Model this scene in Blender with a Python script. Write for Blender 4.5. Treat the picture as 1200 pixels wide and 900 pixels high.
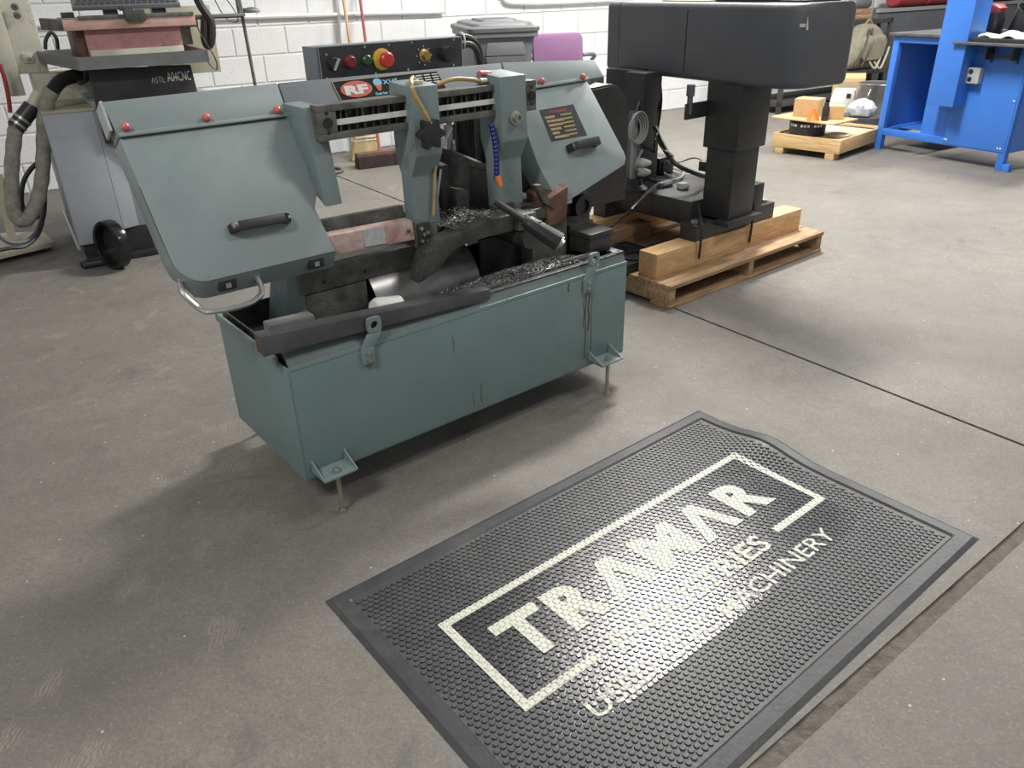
import bpy, bmesh, math, random
import numpy as np
from mathutils import Vector, Matrix
random.seed(7)
for o in list(bpy.data.objects): bpy.data.objects.remove(o)
scn = bpy.context.scene
COL = scn.collection

# ------------------------------------------------------------------ camera
FPX, PITCH, ROLL, CAMH = 910.0, math.radians(27.4), math.radians(-1.55), 1.28
_f = np.array([0, math.cos(PITCH), -math.sin(PITCH)]); _r = np.array([1., 0, 0]); _u = np.cross(_r, _f)
CR = _r*math.cos(ROLL)+_u*math.sin(ROLL); CU = -_r*math.sin(ROLL)+_u*math.cos(ROLL); CF = _f
CP = np.array([0, 0, CAMH])
cd = bpy.data.cameras.new('camera'); cam = bpy.data.objects.new('camera', cd); COL.objects.link(cam)
cd.sensor_fit = 'HORIZONTAL'; cd.sensor_width = 36; cd.lens = FPX/1200*36; cd.clip_start = .05; cd.clip_end = 100
m = Matrix.Identity(4)
for i in range(3):
    m[i][0], m[i][1], m[i][2], m[i][3] = CR[i], CU[i], -CF[i], CP[i]
cam.matrix_world = m
scn.camera = cam

# ------------------------------------------------------------------ light
w = bpy.data.worlds.new('world'); scn.world = w; w.use_nodes = True
w.node_tree.nodes['Background'].inputs[0].default_value = (.93, .96, 1, 1)
w.node_tree.nodes['Background'].inputs[1].default_value = .27
def area(name, loc, sx, sy, power, rz=0, col=(1, .97, .92)):
    d = bpy.data.lights.new(name, 'AREA'); d.shape = 'RECTANGLE'; d.size = sx; d.size_y = sy; d.energy = power; d.color = col
    o = bpy.data.objects.new(name, d); COL.objects.link(o); o.location = loc; o.rotation_euler = (0, 0, rz)
    return o
A31 = math.radians(31)
area('ceiling_or_fill_lamp', (1.25, 4.95, 3.6), 1.2, .42, 235, A31)
area('ceiling_or_fill_lamp', (4.6, 6.2, 3.8), 1.8, .5, 215, A31)
area('ceiling_or_fill_lamp', (1.2, 8.0, 3.8), 1.2, .4, 90, A31)
area('ceiling_or_fill_lamp', (2.6, 1.6, 3.8), 1.2, .4, 42, A31)
area('ceiling_or_fill_lamp', (-1.7, -.9, 3.8), 1.2, .4, 95, A31)  # unseen fill added behind the camera to brighten front faces and near floor
scn.view_settings.view_transform = 'Standard'
scn.view_settings.look = 'None'
scn.view_settings.gamma = 1
scn.view_settings.exposure = 0.38

# ------------------------------------------------------------------ frames: pixel -> position on a known plane
class Frame:
    def __init__(s, origin, deg):
        s.o = np.array(origin, float); s.a = math.radians(deg)
        c, q = math.cos(s.a), math.sin(s.a)
        s.M = np.array([[c, q, 0], [-q, c, 0], [0, 0, 1.]])
    def at(s, x, y, **k):
        d = s.M@(CR*(x-600)/FPX-CU*(y-450)/FPX+CF); c0 = s.M@(CP-s.o)
        (kk, val), = k.items(); i = 'uvz'.index(kk)
        return tuple(c0+d*((val-c0[i])/d[i]))
    def world(s, p): return tuple(s.o+s.M.T@np.array(p, float))
def floor_pt(x, y):
    d = CR*(x-600)/FPX-CU*(y-450)/FPX+CF; return CP+d*(-CAMH/d[2])
def wpt(x, y, Y):
    d = CR*(x-600)/FPX-CU*(y-450)/FPX+CF; return CP+d*(Y/d[1])
def proj(p):
    q = np.asarray(p)-CP; return 600+FPX*(q@CR)/(q@CF), 450-FPX*(q@CU)/(q@CF), q@CF
SF = Frame(floor_pt(402, 600), 38.6)      # bandsaw, pallet
MF = Frame(floor_pt(381, 705), 38.6)      # rubber mat
GF = Frame(floor_pt(100, 312), 31)        # grinder
BF = Frame(floor_pt(1024, 174), -61)      # blue bench
WF = Frame(floor_pt(393, 180), 31)        # block wall
TF = Frame((2.146, 6.426, 0), -45.9)       # small plywood pallet
XF = Frame((0, 0, 0), 0)

# ------------------------------------------------------------------ materials
def mat(name, col, rough=.5, metal=0., var=.15, scale=8., bump=0., bscale=60., dirt=None, damt=0., dscale=5., coat=0., stretch=None, spec=.5):
    m = bpy.data.materials.new(name); m.use_nodes = True; nt = m.node_tree; N = nt.nodes; L = nt.links
    b = N['Principled BSDF']; b.inputs['Roughness'].default_value = rough; b.inputs['Metallic'].default_value = metal
    b.inputs['Coat Weight'].default_value = coat; b.inputs['Specular IOR Level'].default_value = spec
    tc = N.new('ShaderNodeTexCoord'); src = tc.outputs['Object']
    if stretch:
        mp = N.new('ShaderNodeMapping'); mp.inputs['Scale'].default_value = stretch; L.new(src, mp.inputs[0]); src = mp.outputs[0]
    n = N.new('ShaderNodeTexNoise'); n.inputs['Scale'].default_value = scale; n.inputs['Detail'].default_value = 8; n.inputs['Roughness'].default_value = .62
    L.new(src, n.inputs['Vector'])
    r = N.new('ShaderNodeValToRGB'); r.color_ramp.elements[0].position = .3; r.color_ramp.elements[1].position = .7
    r.color_ramp.elements[0].color = tuple(max(0, c*(1-var)) for c in col)+(1,)
    r.color_ramp.elements[1].color = tuple(min(1, c*(1+var)) for c in col)+(1,)
    L.new(n.outputs['Fac'], r.inputs[0]); out = r.outputs[0]
    if dirt:
        n2 = N.new('ShaderNodeTexNoise'); n2.inputs['Scale'].default_value = dscale; n2.inputs['Detail'].default_value = 10; n2.inputs['Roughness'].default_value = .7
        L.new(src, n2.inputs['Vector'])
        r2 = N.new('ShaderNodeValToRGB'); r2.color_ramp.elements[0].position = .62-damt*.35; r2.color_ramp.elements[1].position = .78-damt*.25
        L.new(n2.outputs['Fac'], r2.inputs[0])
        mx = N.new('ShaderNodeMix'); mx.data_type = 'RGBA'; L.new(r2.outputs[0], mx.inputs[0]); L.new(out, mx.inputs[6]); mx.inputs[7].default_value = dirt+(1,)
        out = mx.outputs[2]
    L.new(out, b.inputs['Base Color'])
    rr = N.new('ShaderNodeMapRange'); rr.inputs[3].default_value = max(.03, rough-.1); rr.inputs[4].default_value = min(1, rough+.1)
    L.new(n.outputs['Fac'], rr.inputs[0]); L.new(rr.outputs[0], b.inputs['Roughness'])
    if bump:
        n3 = N.new('ShaderNodeTexNoise'); n3.inputs['Scale'].default_value = bscale; n3.inputs['Detail'].default_value = 4; L.new(src, n3.inputs['Vector'])
        bp = N.new('ShaderNodeBump'); bp.inputs['Strength'].default_value = bump; bp.inputs['Distance'].default_value = .01
        L.new(n3.outputs['Fac'], bp.inputs['Height']); L.new(bp.outputs[0], b.inputs['Normal'])
    return m
def wood(name, c1, c2, rough=.75):
    m = bpy.data.materials.new(name); m.use_nodes = True; nt = m.node_tree; N = nt.nodes; L = nt.links; b = N['Principled BSDF']
    b.inputs['Roughness'].default_value = rough
    tc = N.new('ShaderNodeTexCoord'); mp = N.new('ShaderNodeMapping'); mp.inputs['Scale'].default_value = (2.2, 22, 22); L.new(tc.outputs['Object'], mp.inputs[0])
    oi = N.new('ShaderNodeObjectInfo')
    n = N.new('ShaderNodeTexNoise'); n.noise_dimensions = '4D'; n.inputs['Scale'].default_value = 2.2; n.inputs['Detail'].default_value = 9; n.inputs['Distortion'].default_value = 1.2
    ml = N.new('ShaderNodeMath'); ml.operation = 'MULTIPLY'; ml.inputs[1].default_value = 40; L.new(oi.outputs['Random'], ml.inputs[0]); L.new(ml.outputs[0], n.inputs['W'])
    L.new(mp.outputs[0], n.inputs['Vector'])
    r = N.new('ShaderNodeValToRGB'); r.color_ramp.elements[0].position = .32; r.color_ramp.elements[1].position = .62
    r.color_ramp.elements[0].color = c2+(1,); r.color_ramp.elements[1].color = c1+(1,); L.new(n.outputs['Fac'], r.inputs[0])
    L.new(r.outputs[0], b.inputs['Base Color'])
    bp = N.new('ShaderNodeBump'); bp.inputs['Strength'].default_value = .25; bp.inputs['Distance'].default_value = .004; L.new(n.outputs['Fac'], bp.inputs['Height']); L.new(bp.outputs[0], b.inputs['Normal'])
    return m
M = dict(
 teal=mat('teal_paint', (.218, .264, .262), .40, var=.07, scale=5, bump=.05, bscale=220, dirt=(.165, .20, .198), damt=.1, dscale=3),
 teal2=mat('teal_paint_worn', (.18, .235, .235), .45, var=.08, scale=9, dirt=(.075, .08, .075), damt=.17, dscale=9),
 tealbase=mat('teal_base_paint', (.152, .218, .216), .42, var=.07, scale=5, bump=.05, bscale=220, dirt=(.12, .17, .168), damt=.1, dscale=3),
 lipshade=mat('shaded_teal_lip', (.085, .115, .112), .4, var=.2, scale=8, dirt=(.03, .035, .033), damt=.3, dscale=6),  # teal darkened to paint in the gap shadow along the front lip
 drip=mat('dark_rust_run', (.085, .065, .05), .6, var=.3, scale=30),
 plateblack=mat('black_maker_plate', (.012, .012, .013), .6, var=.2, spec=.2),
 bluegrey=mat('blue_grey_paint', (.165, .19, .205), .42, var=.08, scale=6, bump=.05, bscale=200),
 oily=mat('oily_cast_iron', (.058, .058, .052), .38, var=.35, scale=14, dirt=(.02, .02, .019), damt=.45, dscale=8, bump=.2, bscale=120),
 cast=mat('grey_cast_iron', (.13, .128, .115), .5, .2, var=.3, scale=25, dirt=(.03, .03, .027), damt=.35, dscale=10, bump=.2, bscale=150),
 pan=mat('black_oiled_steel', (.03, .03, .029), .3, var=.4, scale=10, dirt=(.05, .05, .048), damt=.3),
 rail=mat('dark_violet_steel', (.085, .083, .09), .4, .2, var=.25, scale=12, dirt=(.04, .035, .03), damt=.2),
 chute=mat('polished_grey_steel', (.24, .24, .23), .3, .55, var=.25, scale=10, dirt=(.03, .03, .03), damt=.2),
 steel=mat('bright_steel', (.52, .52, .5), .3, .9, var=.15, scale=30),
 zinc=mat('zinc_bolt', (.42, .40, .34), .38, .8, var=.2, scale=40),
 red=mat('red_guard_paint', (.36, .21, .185), .5, var=.3, scale=20, dirt=(.46, .40, .37), damt=.4, dscale=14),
 rust=mat('rusted_steel', (.13, .068, .042), .6, .2, var=.4, scale=18, dirt=(.05, .045, .04), damt=.35),
 black=mat('black_plastic', (.022, .022, .023), .38, var=.2),
 blacksatin=mat('black_satin_paint', (.088, .093, .102), .45, var=.12, scale=4, bump=.12, bscale=260),
 blackmetal=mat('black_metal', (.026, .026, .026), .4, var=.3, scale=10),
 rubber=mat('black_rubber_hose', (.02, .02, .02), .5, var=.2),
 white=mat('white_plastic', (.62, .62, .58), .5, var=.06),
 paper=mat('paper_label', (.66, .66, .62), .6, var=.06),
 silver=mat('silver_label', (.42, .44, .44), .4, .3, var=.15, scale=60),
 knob=mat('pink_red_knob', (.52, .13, .11), .35, var=.15, scale=50),
 redbtn=mat('red_button', (.50, .045, .035), .35, var=.05),
 darkred=mat('dark_red_dial', (.17, .02, .025), .35, var=.1),
 green=mat('green_button', (.022, .075, .04), .35, var=.1),
 yellow=mat('yellow_ring', (.62, .40, .04), .4, var=.05),
 brass=mat('brass', (.48, .36, .13), .35, .8, var=.15),
 hoseyel=mat('yellowed_hose', (.38, .26, .10), .35, var=.2, scale=20, coat=.3),
 bluehose=mat('blue_segment_hose', (.012, .018, .16), .3, var=.1),
 orange=mat('orange_nozzle', (.62, .16, .02), .4, var=.1),
 plate=mat('dark_name_plate', (.04, .041, .044), .35, .2, var=.2),
 gold=mat('worn_gold_print', (.36, .27, .10), .5, var=.3, scale=60),
 cyan=mat('cyan_print', (.18, .48, .62), .5, var=.05),
 redprint=mat('red_print', (.42, .045, .03), .5, var=.1),
 logored=mat('logo_red', (.50, .07, .04), .45, var=.1),
 woodnew=wood('fresh_pine', (.62, .40, .20), (.44, .25, .11)),
 woodold=wood('weathered_pine', (.40, .26, .14), (.20, .12, .065)),
 ply=wood('plywood', (.62, .43, .22), (.45, .27, .11)),
 board=mat('cream_board', (.50, .45, .34), .7, var=.12, scale=12, dirt=(.28, .24, .17), damt=.15),
 grind=mat('slate_grey_paint', (.285, .305, .335), .45, var=.08, scale=5, dirt=(.36, .37, .38), damt=.04, dscale=14),
 tray=mat('galvanised_tray', (.17, .178, .175), .45, .35, var=.2, scale=10, dirt=(.08, .08, .075), damt=.2),
 pink=mat('faded_red_machine_paint', (.47, .235, .235), .55, var=.16, scale=14, dirt=(.22, .14, .13), damt=.2, dscale=9),
 pink2=mat('faded_orange_red_paint', (.50, .30, .26), .55, var=.2, scale=18, dirt=(.42, .36, .31), damt=.35, dscale=16),
 cream=mat('cream_machine_paint', (.52, .51, .42), .55, var=.1, scale=8, dirt=(.22, .18, .12), damt=.16, dscale=10),
 khaki=mat('khaki_panel', (.34, .32, .24), .6, var=.12, scale=8),
 duct=mat('grey_fabric_duct', (.25, .235, .205), .8, var=.28, scale=30, bump=.4, bscale=160),
 binp=mat('grey_bin_plastic', (.10, .106, .111), .5, var=.1, scale=10),
 purple=mat('purple_upholstery', (.21, .105, .21), .85, var=.12, scale=160, bump=.3, bscale=500),
 chairmetal=mat('grey_chair_arm', (.10, .115, .13), .4, var=.1),
 straw=mat('straw_bristles', (.44, .34, .18), .8, var=.3, scale=60, stretch=(6, 6, .4)),
 broomred=mat('red_black_bristles', (.035, .018, .018), .8, var=.6, scale=50, stretch=(3, 3, .3)),
 handlewood=mat('wooden_handle', (.46, .31, .17), .5, var=.1),
 handlered=mat('red_handle', (.28, .06, .065), .4, var=.1),
 blue=mat('blue_enamel', (.04, .165, .56), .42, var=.06, scale=5),
 darktop=mat('dark_steel_top', (.10, .10, .105), .4, .3, var=.3, scale=10),
 cardboard=mat('cardboard', (.47, .30, .15), .8, var=.1, scale=10, dirt=(.33, .20, .09), damt=.12),
 olive=mat('olive_canvas', (.19, .175, .125), .9, var=.2, scale=25, bump=.3, bscale=250),
 strap=mat('pale_strap', (.44, .40, .32), .8, var=.1),
 darkgrey=mat('dark_grey_paint', (.09, .095, .105), .5, var=.12),
 shelfm=mat('dark_shelf', (.05, .047, .045), .6, var=.2),
 redvinyl=mat('red_vinyl', (.30, .035, .04), .45, var=.12),
 cloth=mat('white_cloth', (.66, .65, .61), .9, var=.05, bump=.3, bscale=40),
 clear=mat('clear_plastic_wrap', (.46, .47, .48), .18, var=.35, scale=25),
 conduit=mat('white_painted_conduit', (.62, .63, .62), .5, var=.05),
 greycable=mat('grey_cable', (.27, .27, .27), .5, var=.05),
 pvc=mat('cream_pipe', (.52, .46, .35), .5, var=.1, scale=20),
 wall=mat('white_block_paint', (.66, .665, .665), .75, var=.035, scale=9, bump=.35, bscale=75, dirt=(.46, .45, .43), damt=.06, dscale=2.5),
 mortar=mat('white_mortar', (.56, .565, .565), .85, var=.05),
 redblack=mat('red_hose', (.30, .05, .045), .45, var=.1),
)

# ------------------------------------------------------------------ mesh builder
class MB:
    def __init__(s): s.v = []; s.f = []
    def add(s, vs, fs):
        b = len(s.v); s.v += [tuple(p) for p in vs]; s.f += [tuple(i+b for i in q) for q in fs]; return s
    def hexa(s, p):      # 4 bottom (ccw), 4 top
        return s.add(p, [(3, 2, 1, 0), (4, 5, 6, 7), (0, 1, 5, 4), (1, 2, 6, 5), (2, 3, 7, 6), (3, 0, 4, 7)])
    def box(s, x0, x1, y0, y1, z0, z1):
        return s.hexa([(x0, y0, z0), (x1, y0, z0), (x1, y1, z0), (x0, y1, z0), (x0, y0, z1), (x1, y0, z1), (x1, y1, z1), (x0, y1, z1)])
    def prism(s, poly, fn, a, b):   # fn(p0,p1,t)->xyz
        n = len(poly); vs = [fn(p[0], p[1], a) for p in poly]+[fn(p[0], p[1], b) for p in poly]
        fs = [tuple(range(n-1, -1, -1)), tuple(range(n, 2*n))]+[(i, (i+1) % n, n+(i+1) % n, n+i) for i in range(n)]
        return s.add(vs, fs)
    def rings(s, rings, close=False, caps=True):
        n = len(rings[0]); vs = [p for r in rings for p in r]; fs = []
        m_ = len(rings)
        for k in range(m_ if close else m_-1):
            k2 = (k+1) % m_
            fs += [(k*n+i, k*n+(i+1) % n, k2*n+(i+1) % n, k2*n+i) for i in range(n)]
        if caps and not close: fs += [tuple(range(n-1, -1, -1)), tuple(range((m_-1)*n, m_*n))]
        return s.add(vs, fs)
    def tube(s, pts, r, n=8, close=False, caps=True, ribs=None):
        P = [Vector(p) for p in pts]; R_ = []
        up = Vector((0, 0, 1)); m_ = len(P); prev = None
        for i, p in enumerate(P):
            t = (P[(i+1) % m_]-P[i-1]) if close else (P[min(i+1, m_-1)]-P[max(i-1, 0)])
            t.normalize()
            if prev is None:
                a = t.cross(up)
                if a.length < .1: a = t.cross(Vector((1, 0, 0)))
            else: a = prev-t*prev.dot(t)
            a.normalize(); prev = a; b = t.cross(a)
            rr = r(i) if callable(r) else r
            R_.append([tuple(p+(a*math.cos(2*math.pi*k/n)+b*math.sin(2*math.pi*k/n))*rr) for k in range(n)])
        return s.rings(R_, close, caps)
    def cyl(s, p0, p1, r0, r1=None, n=16):
        r1 = r0 if r1 is None else r1; P = [p0, p1]
        return s.tube(P, lambda i: (r0, r1)[i], n)
    def lathe(s, c, axis, prof, n=20, closed=False):   # prof [(r, t)] along axis
        c = Vector(c); ax = Vector(axis).normalized(); a = ax.cross(Vector((0, 0, 1)))
        if a.length < .1: a = ax.cross(Vector((1, 0, 0)))
        a.normalize(); b = ax.cross(a)
        R_ = [[tuple(c+ax*t+(a*math.cos(2*math.pi*k/n)+b*math.sin(2*math.pi*k/n))*max(r, 1e-5)) for k in range(n)] for r, t in prof]
        return s.rings(R_, closed, not closed)
    def tray(s, x0, x1, y0, y1, z0, z1, t):
        a = [(x0, y0), (x1, y0), (x1, y1), (x0, y1)]; b = [(x0+t, y0+t), (x1-t, y0+t), (x1-t, y1-t), (x0+t, y1-t)]
        vs = [(*p, z0) for p in a]+[(*p, z1) for p in a]+[(*p, z1) for p in b]+[(*p, z0+t) for p in b]
        fs = [(3, 2, 1, 0), (12, 13, 14, 15)]
        for i in range(4):
            j = (i+1) % 4; fs += [(i, j, 4+j, 4+i), (4+i, 4+j, 8+j, 8+i), (8+i, 8+j, 12+j, 12+i)]
        return s.add(vs, fs)
    def map(s, fn): s.v = [tuple(fn(*p)) for p in s.v]; return s
def arc_pts(fn, n=24): return [fn(i/(n-1)) for i in range(n)]
def spline(pts, n=8):
    P = [Vector(p) for p in pts]; P = [P[0]*2-P[1]]+P+[P[-1]*2-P[-2]]; out = []
    for i in range(1, len(P)-2):
        for k in range(n):
            t = k/n; a, b, c, d = P[i-1:i+3]
            out.append(.5*((2*b)+(c-a)*t+(2*a-5*b+4*c-d)*t*t+(3*b-a-3*c+d)*t**3))
    out.append(P[-2]); return out
def rrect(x0, x1, y0, y1, r, n=5):
    rs = r if isinstance(r, (tuple, list)) else (r,)*4; out = []
    for (cx, cy, sx, sy, a0), q in zip(((x0, y0, 1, 1, 180), (x1, y0, -1, 1, 270), (x1, y1, -1, -1, 0), (x0, y1, 1, -1, 90)), rs):
        for i in range(n if q > 0 else 1):
            a = math.radians(a0+90*i/max(1, n-1)); out.append((cx+sx*q+q*math.cos(a), cy+sy*q+q*math.sin(a)))
    return out

# ------------------------------------------------------------------ objects
class Thing:
    def __init__(s, name, label, cat, frame=XF, base=(0, 0, 0), group=None, kind=None):
        s.fr = frame; s.base = np.array(base, float)
        o = s.o = bpy.data.objects.new(name, None); COL.objects.link(o); o.empty_display_size = .05
        o.location = frame.world(base); o.rotation_euler = (0, 0, frame.a); props(o, label, cat, group, kind)
    def part(s, name, mb, mt, parent=None, bevel=0, smooth=None, label=None, kind=None, seg=2):
        me = finish(name, mb, mt, s.base, bevel, smooth, seg)
        o = bpy.data.objects.new(name, me); COL.objects.link(o); o.parent = parent or s.o
        if label: o['label'] = label
        if kind: o['kind'] = kind
        return o
    def copy_part(s, src, loc, parent=None, rot=None, name=None):
        o = src.copy(); COL.objects.link(o); o.parent = parent or s.o; o.location = loc
        if rot: o.rotation_euler = rot
        return o
def props(o, label, cat, group=None, kind=None):
    if label: o['label'] = label
    if cat: o['category'] = cat
    if group: o['group'] = group
    if kind: o['kind'] = kind
def finish(name, mb, mt, base=(0, 0, 0), bevel=0, smooth=None, seg=2):
    me = bpy.data.meshes.new(name)
    me.from_pydata([(p[0]-base[0], p[1]-base[1], p[2]-base[2]) for p in mb.v], [], mb.f)
    bm = bmesh.new(); bm.from_mesh(me); bmesh.ops.recalc_face_normals(bm, faces=bm.faces)
    if bevel:
        ed = [e for e in bm.edges if len(e.link_faces) == 2 and e.calc_face_angle(0) > .5]
        bmesh.ops.bevel(bm, geom=ed, offset=bevel, segments=seg, profile=.6, affect='EDGES', clamp_overlap=True)
    bm.to_mesh(me); bm.free()
    if smooth is None: smooth = 35
    if smooth:
        for p in me.polygons: p.use_smooth = True
        me.set_sharp_from_angle(angle=math.radians(smooth))
    me.materials.append(mt if not isinstance(mt, str) else M[mt]); return me
def single(name, mb, mt, label, cat, frame=XF, base=(0, 0, 0), bevel=0, smooth=None, group=None, kind=None, seg=2):
    me = finish(name, mb, mt, np.array(base, float), bevel, smooth, seg)
    o = bpy.data.objects.new(name, me); COL.objects.link(o); o.location = frame.world(base); o.rotation_euler = (0, 0, frame.a)
    props(o, label, cat, group, kind); return o
def text_mesh(s, size, bold=0., width=None):
    cu = bpy.data.curves.new('t', 'FONT'); cu.body = s; cu.size = size; cu.offset = bold*size; cu.fill_mode = 'FRONT'; cu.resolution_u = 3
    ob = bpy.data.objects.new('t', cu); me = bpy.data.meshes.new_from_object(ob)
    V = np.array([v.co[:2] for v in me.vertices]); F = [tuple(p.vertices) for p in me.polygons]
    bpy.data.objects.remove(ob); bpy.data.meshes.remove(me); bpy.data.curves.remove(cu)
    V = V-V.min(0); 
    if width: V[:, 0] *= width/V[:, 0].max()
    return V, F
def text_on(s, fn, height, width=None, bold=0.):
    """flat lettering: fn(x,y)->xyz, lower-left corner at (0,0)"""
    V, F = text_mesh(s, 1., bold); V = V*height/V[:, 1].max()
    if width: V[:, 0] *= width/V[:, 0].max()
    return MB().add([fn(x, y) for x, y in V], F)

# =================================================================== FLOOR
def floor_material():
    m = bpy.data.materials.new('concrete_floor'); m.use_nodes = True; nt = m.node_tree; N = nt.nodes; L = nt.links; b = N['Principled BSDF']
    tc = N.new('ShaderNodeTexCoord')
    def noise(sc, det=8, ro=.6, dist=0):
        n = N.new('ShaderNodeTexNoise'); n.inputs['Scale'].default_value = sc; n.inputs['Detail'].default_value = det; n.inputs['Roughness'].default_value = ro; n.inputs['Distortion'].default_value = dist
        L.new(tc.outputs['Object'], n.inputs['Vector']); return n.outputs['Fac']
    def ramp(src, p0, p1, c0=(0, 0, 0, 1), c1=(1, 1, 1, 1)):
        r = N.new('ShaderNodeValToRGB'); r.color_ramp.elements[0].position = p0; r.color_ramp.elements[1].position = p1
        r.color_ramp.elements[0].color = c0; r.color_ramp.elements[1].color = c1; L.new(src, r.inputs[0]); return r.outputs[0]
    def mix(f, a, c, mode='MIX', k=None):
        x = N.new('ShaderNodeMix'); x.data_type = 'RGBA'; x.blend_type = mode
        if k is not None:
            mm = N.new('ShaderNodeMath'); mm.operation = 'MULTIPLY'; mm.inputs[1].default_value = k; L.new(f, mm.inputs[0]); f = mm.outputs[0]
        L.new(f, x.inputs[0])
        if isinstance(a, tuple): x.inputs[6].default_value = a
        else: L.new(a, x.inputs[6])
        if isinstance(c, tuple): x.inputs[7].default_value = c
        else: L.new(c, x.inputs[7])
        return x.outputs[2]
    base = ramp(noise(1.3, 10, .65, .4), .3, .72, (.138, .126, .106, 1), (.252, .234, .203, 1))
    base = mix(ramp(noise(38, 6, .7), .35, .75), base, (.125, .115, .102, 1), k=.6)
    base = mix(ramp(noise(14, 8, .75, .6), .45, .7), base, (.125, .114, .10, 1), k=.6)
    base = mix(ramp(noise(120, 3, .8), .38, .62), base, (.10, .094, .085, 1), k=.6)
    base = mix(ramp(noise(90, 2, .8), .58, .70), base, (.27, .255, .225, 1), k=.5)
    base = mix(ramp(noise(3.2, 9, .7, .8), .56, .72), base, (.088, .082, .074, 1), k=.75)        # oily darker stains
    wv = N.new('ShaderNodeTexWave'); wv.inputs['Scale'].default_value = 34; wv.inputs['Distortion'].default_value = 9; wv.inputs['Detail'].default_value = 3; L.new(tc.outputs['Object'], wv.inputs['Vector'])
    sx = N.new('ShaderNodeSeparateXYZ'); L.new(tc.outputs['Object'], sx.inputs[0])
    mr = N.new('ShaderNodeMapRange'); mr.inputs[1].default_value = -.1; mr.inputs[2].default_value = -.9; L.new(sx.outputs[0], mr.inputs[0])
    msk = ramp(noise(6.5, 2, .5, .3), .615, .68)
    m1 = N.new('ShaderNodeMath'); m1.operation = 'MULTIPLY'; L.new(msk, m1.inputs[0]); L.new(mr.outputs[0], m1.inputs[1])
    m2 = N.new('ShaderNodeMath'); m2.operation = 'MULTIPLY'; L.new(m1.outputs[0], m2.inputs[0]); L.new(ramp(wv.outputs['Fac'], .25, .7), m2.inputs[1])
    base = mix(m2.outputs[0], base, (.27, .245, .21, 1), k=.5)     # dusty shoe prints
    base = mix(ramp(noise(4.5, 8, .75, 1.5), .60, .70), base, (.245, .22, .19, 1), k=.45)
    v = N.new('ShaderNodeTexVoronoi'); v.inputs['Scale'].default_value = 15; L.new(tc.outputs['Object'], v.inputs['Vector'])
    base = mix(ramp(v.outputs['Distance'], .035, .06, (1, 1, 1, 1), (0, 0, 0, 1)), base, (.5, .47, .42, 1), k=.7)
    L.new(base, b.inputs['Base Color'])
    rg = ramp(noise(2.2, 6), .3, .7, (.5, .5, .5, 1), (.72, .72, .72, 1)); L.new(rg, b.inputs['Roughness'])
    bp = N.new('ShaderNodeBump'); bp.inputs['Strength'].default_value = .3; bp.inputs['Distance'].default_value = .008
    L.new(noise(70, 6, .7), bp.inputs['Height']); L.new(bp.outputs[0], b.inputs['Normal'])
    return m
M['floor'] = floor_material()
M['joint'] = mat('dirty_joint_filler', (.115, .10, .084), .85, var=.35, scale=30, bump=.5, bscale=120, dirt=(.05, .045, .04), damt=.3, dscale=12)
M['crack'] = mat('dark_crack', (.075, .069, .06), .9, var=.3, scale=40)
def build_floor():
    bm = bmesh.new(); vs = [bm.verts.new(p) for p in ((-9, -4, 0), (12, -4, 0), (12, 16, 0), (-9, 16, 0))]; bm.faces.new(vs)
    strips = []
    def strip(pa, pb, wd):
        a = Vector(floor_pt(*pa)); b = Vector(floor_pt(*pb)); d = (b-a).normalized(); n = Vector((-d.y, d.x, 0)); strips.append((a, d, n, wd))
        for s in (-1, 1):
            bmesh.ops.bisect_plane(bm, geom=bm.verts[:]+bm.edges[:]+bm.faces[:], plane_co=a+n*s*wd/2, plane_no=n)
    strip((800, 365), (1200, 522), .013); strip((905, 888), (1193, 628), .034)
    dead = [f for f in bm.faces if any(abs((f.calc_center_median()-a).dot(n)) < wd/2 for a, d, n, wd in strips)]
    bmesh.ops.delete(bm, geom=dead, context='FACES')
    r = bmesh.ops.extrude_face_region(bm, geom=bm.faces[:])
    for e in r['geom']:
        if isinstance(e, bmesh.types.BMVert): e.co.z -= .03
    bmesh.ops.recalc_face_normals(bm, faces=bm.faces)
    me = bpy.data.meshes.new('floor'); bm.to_mesh(me); bm.free(); me.materials.append(M['floor'])
    fl = bpy.data.objects.new('floor', me); COL.objects.link(fl); fl['kind'] = 'structure'; fl['label'] = 'stained grey concrete floor with joints and pale specks'
    for k, (a, d, n, wd) in enumerate(strips):
        rnd = random.Random(k); mb = MB(); pts = []
        q = -14.
        rows = []
        while q < 14:
            z = -.003-.004*rnd.random() if wd > .02 else -.008
            rows.append((a+d*q-n*wd*.6+Vector((0, 0, z)), a+d*q+n*wd*.6+Vector((0, 0, -.003-.005*rnd.random() if wd > .02 else -.008)))); q += .05 if wd > .02 else .4
        vs = [p for r_ in rows for p in r_]; mb.add([tuple(p) for p in vs], [(2*i, 2*i+1, 2*i+3, 2*i+2) for i in range(len(rows)-1)])
        o = bpy.data.objects.new('joint_filler', finish('joint_filler', mb, 'joint' if wd > .02 else 'crack')); COL.objects.link(o); o.parent = fl
build_floor()
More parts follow.
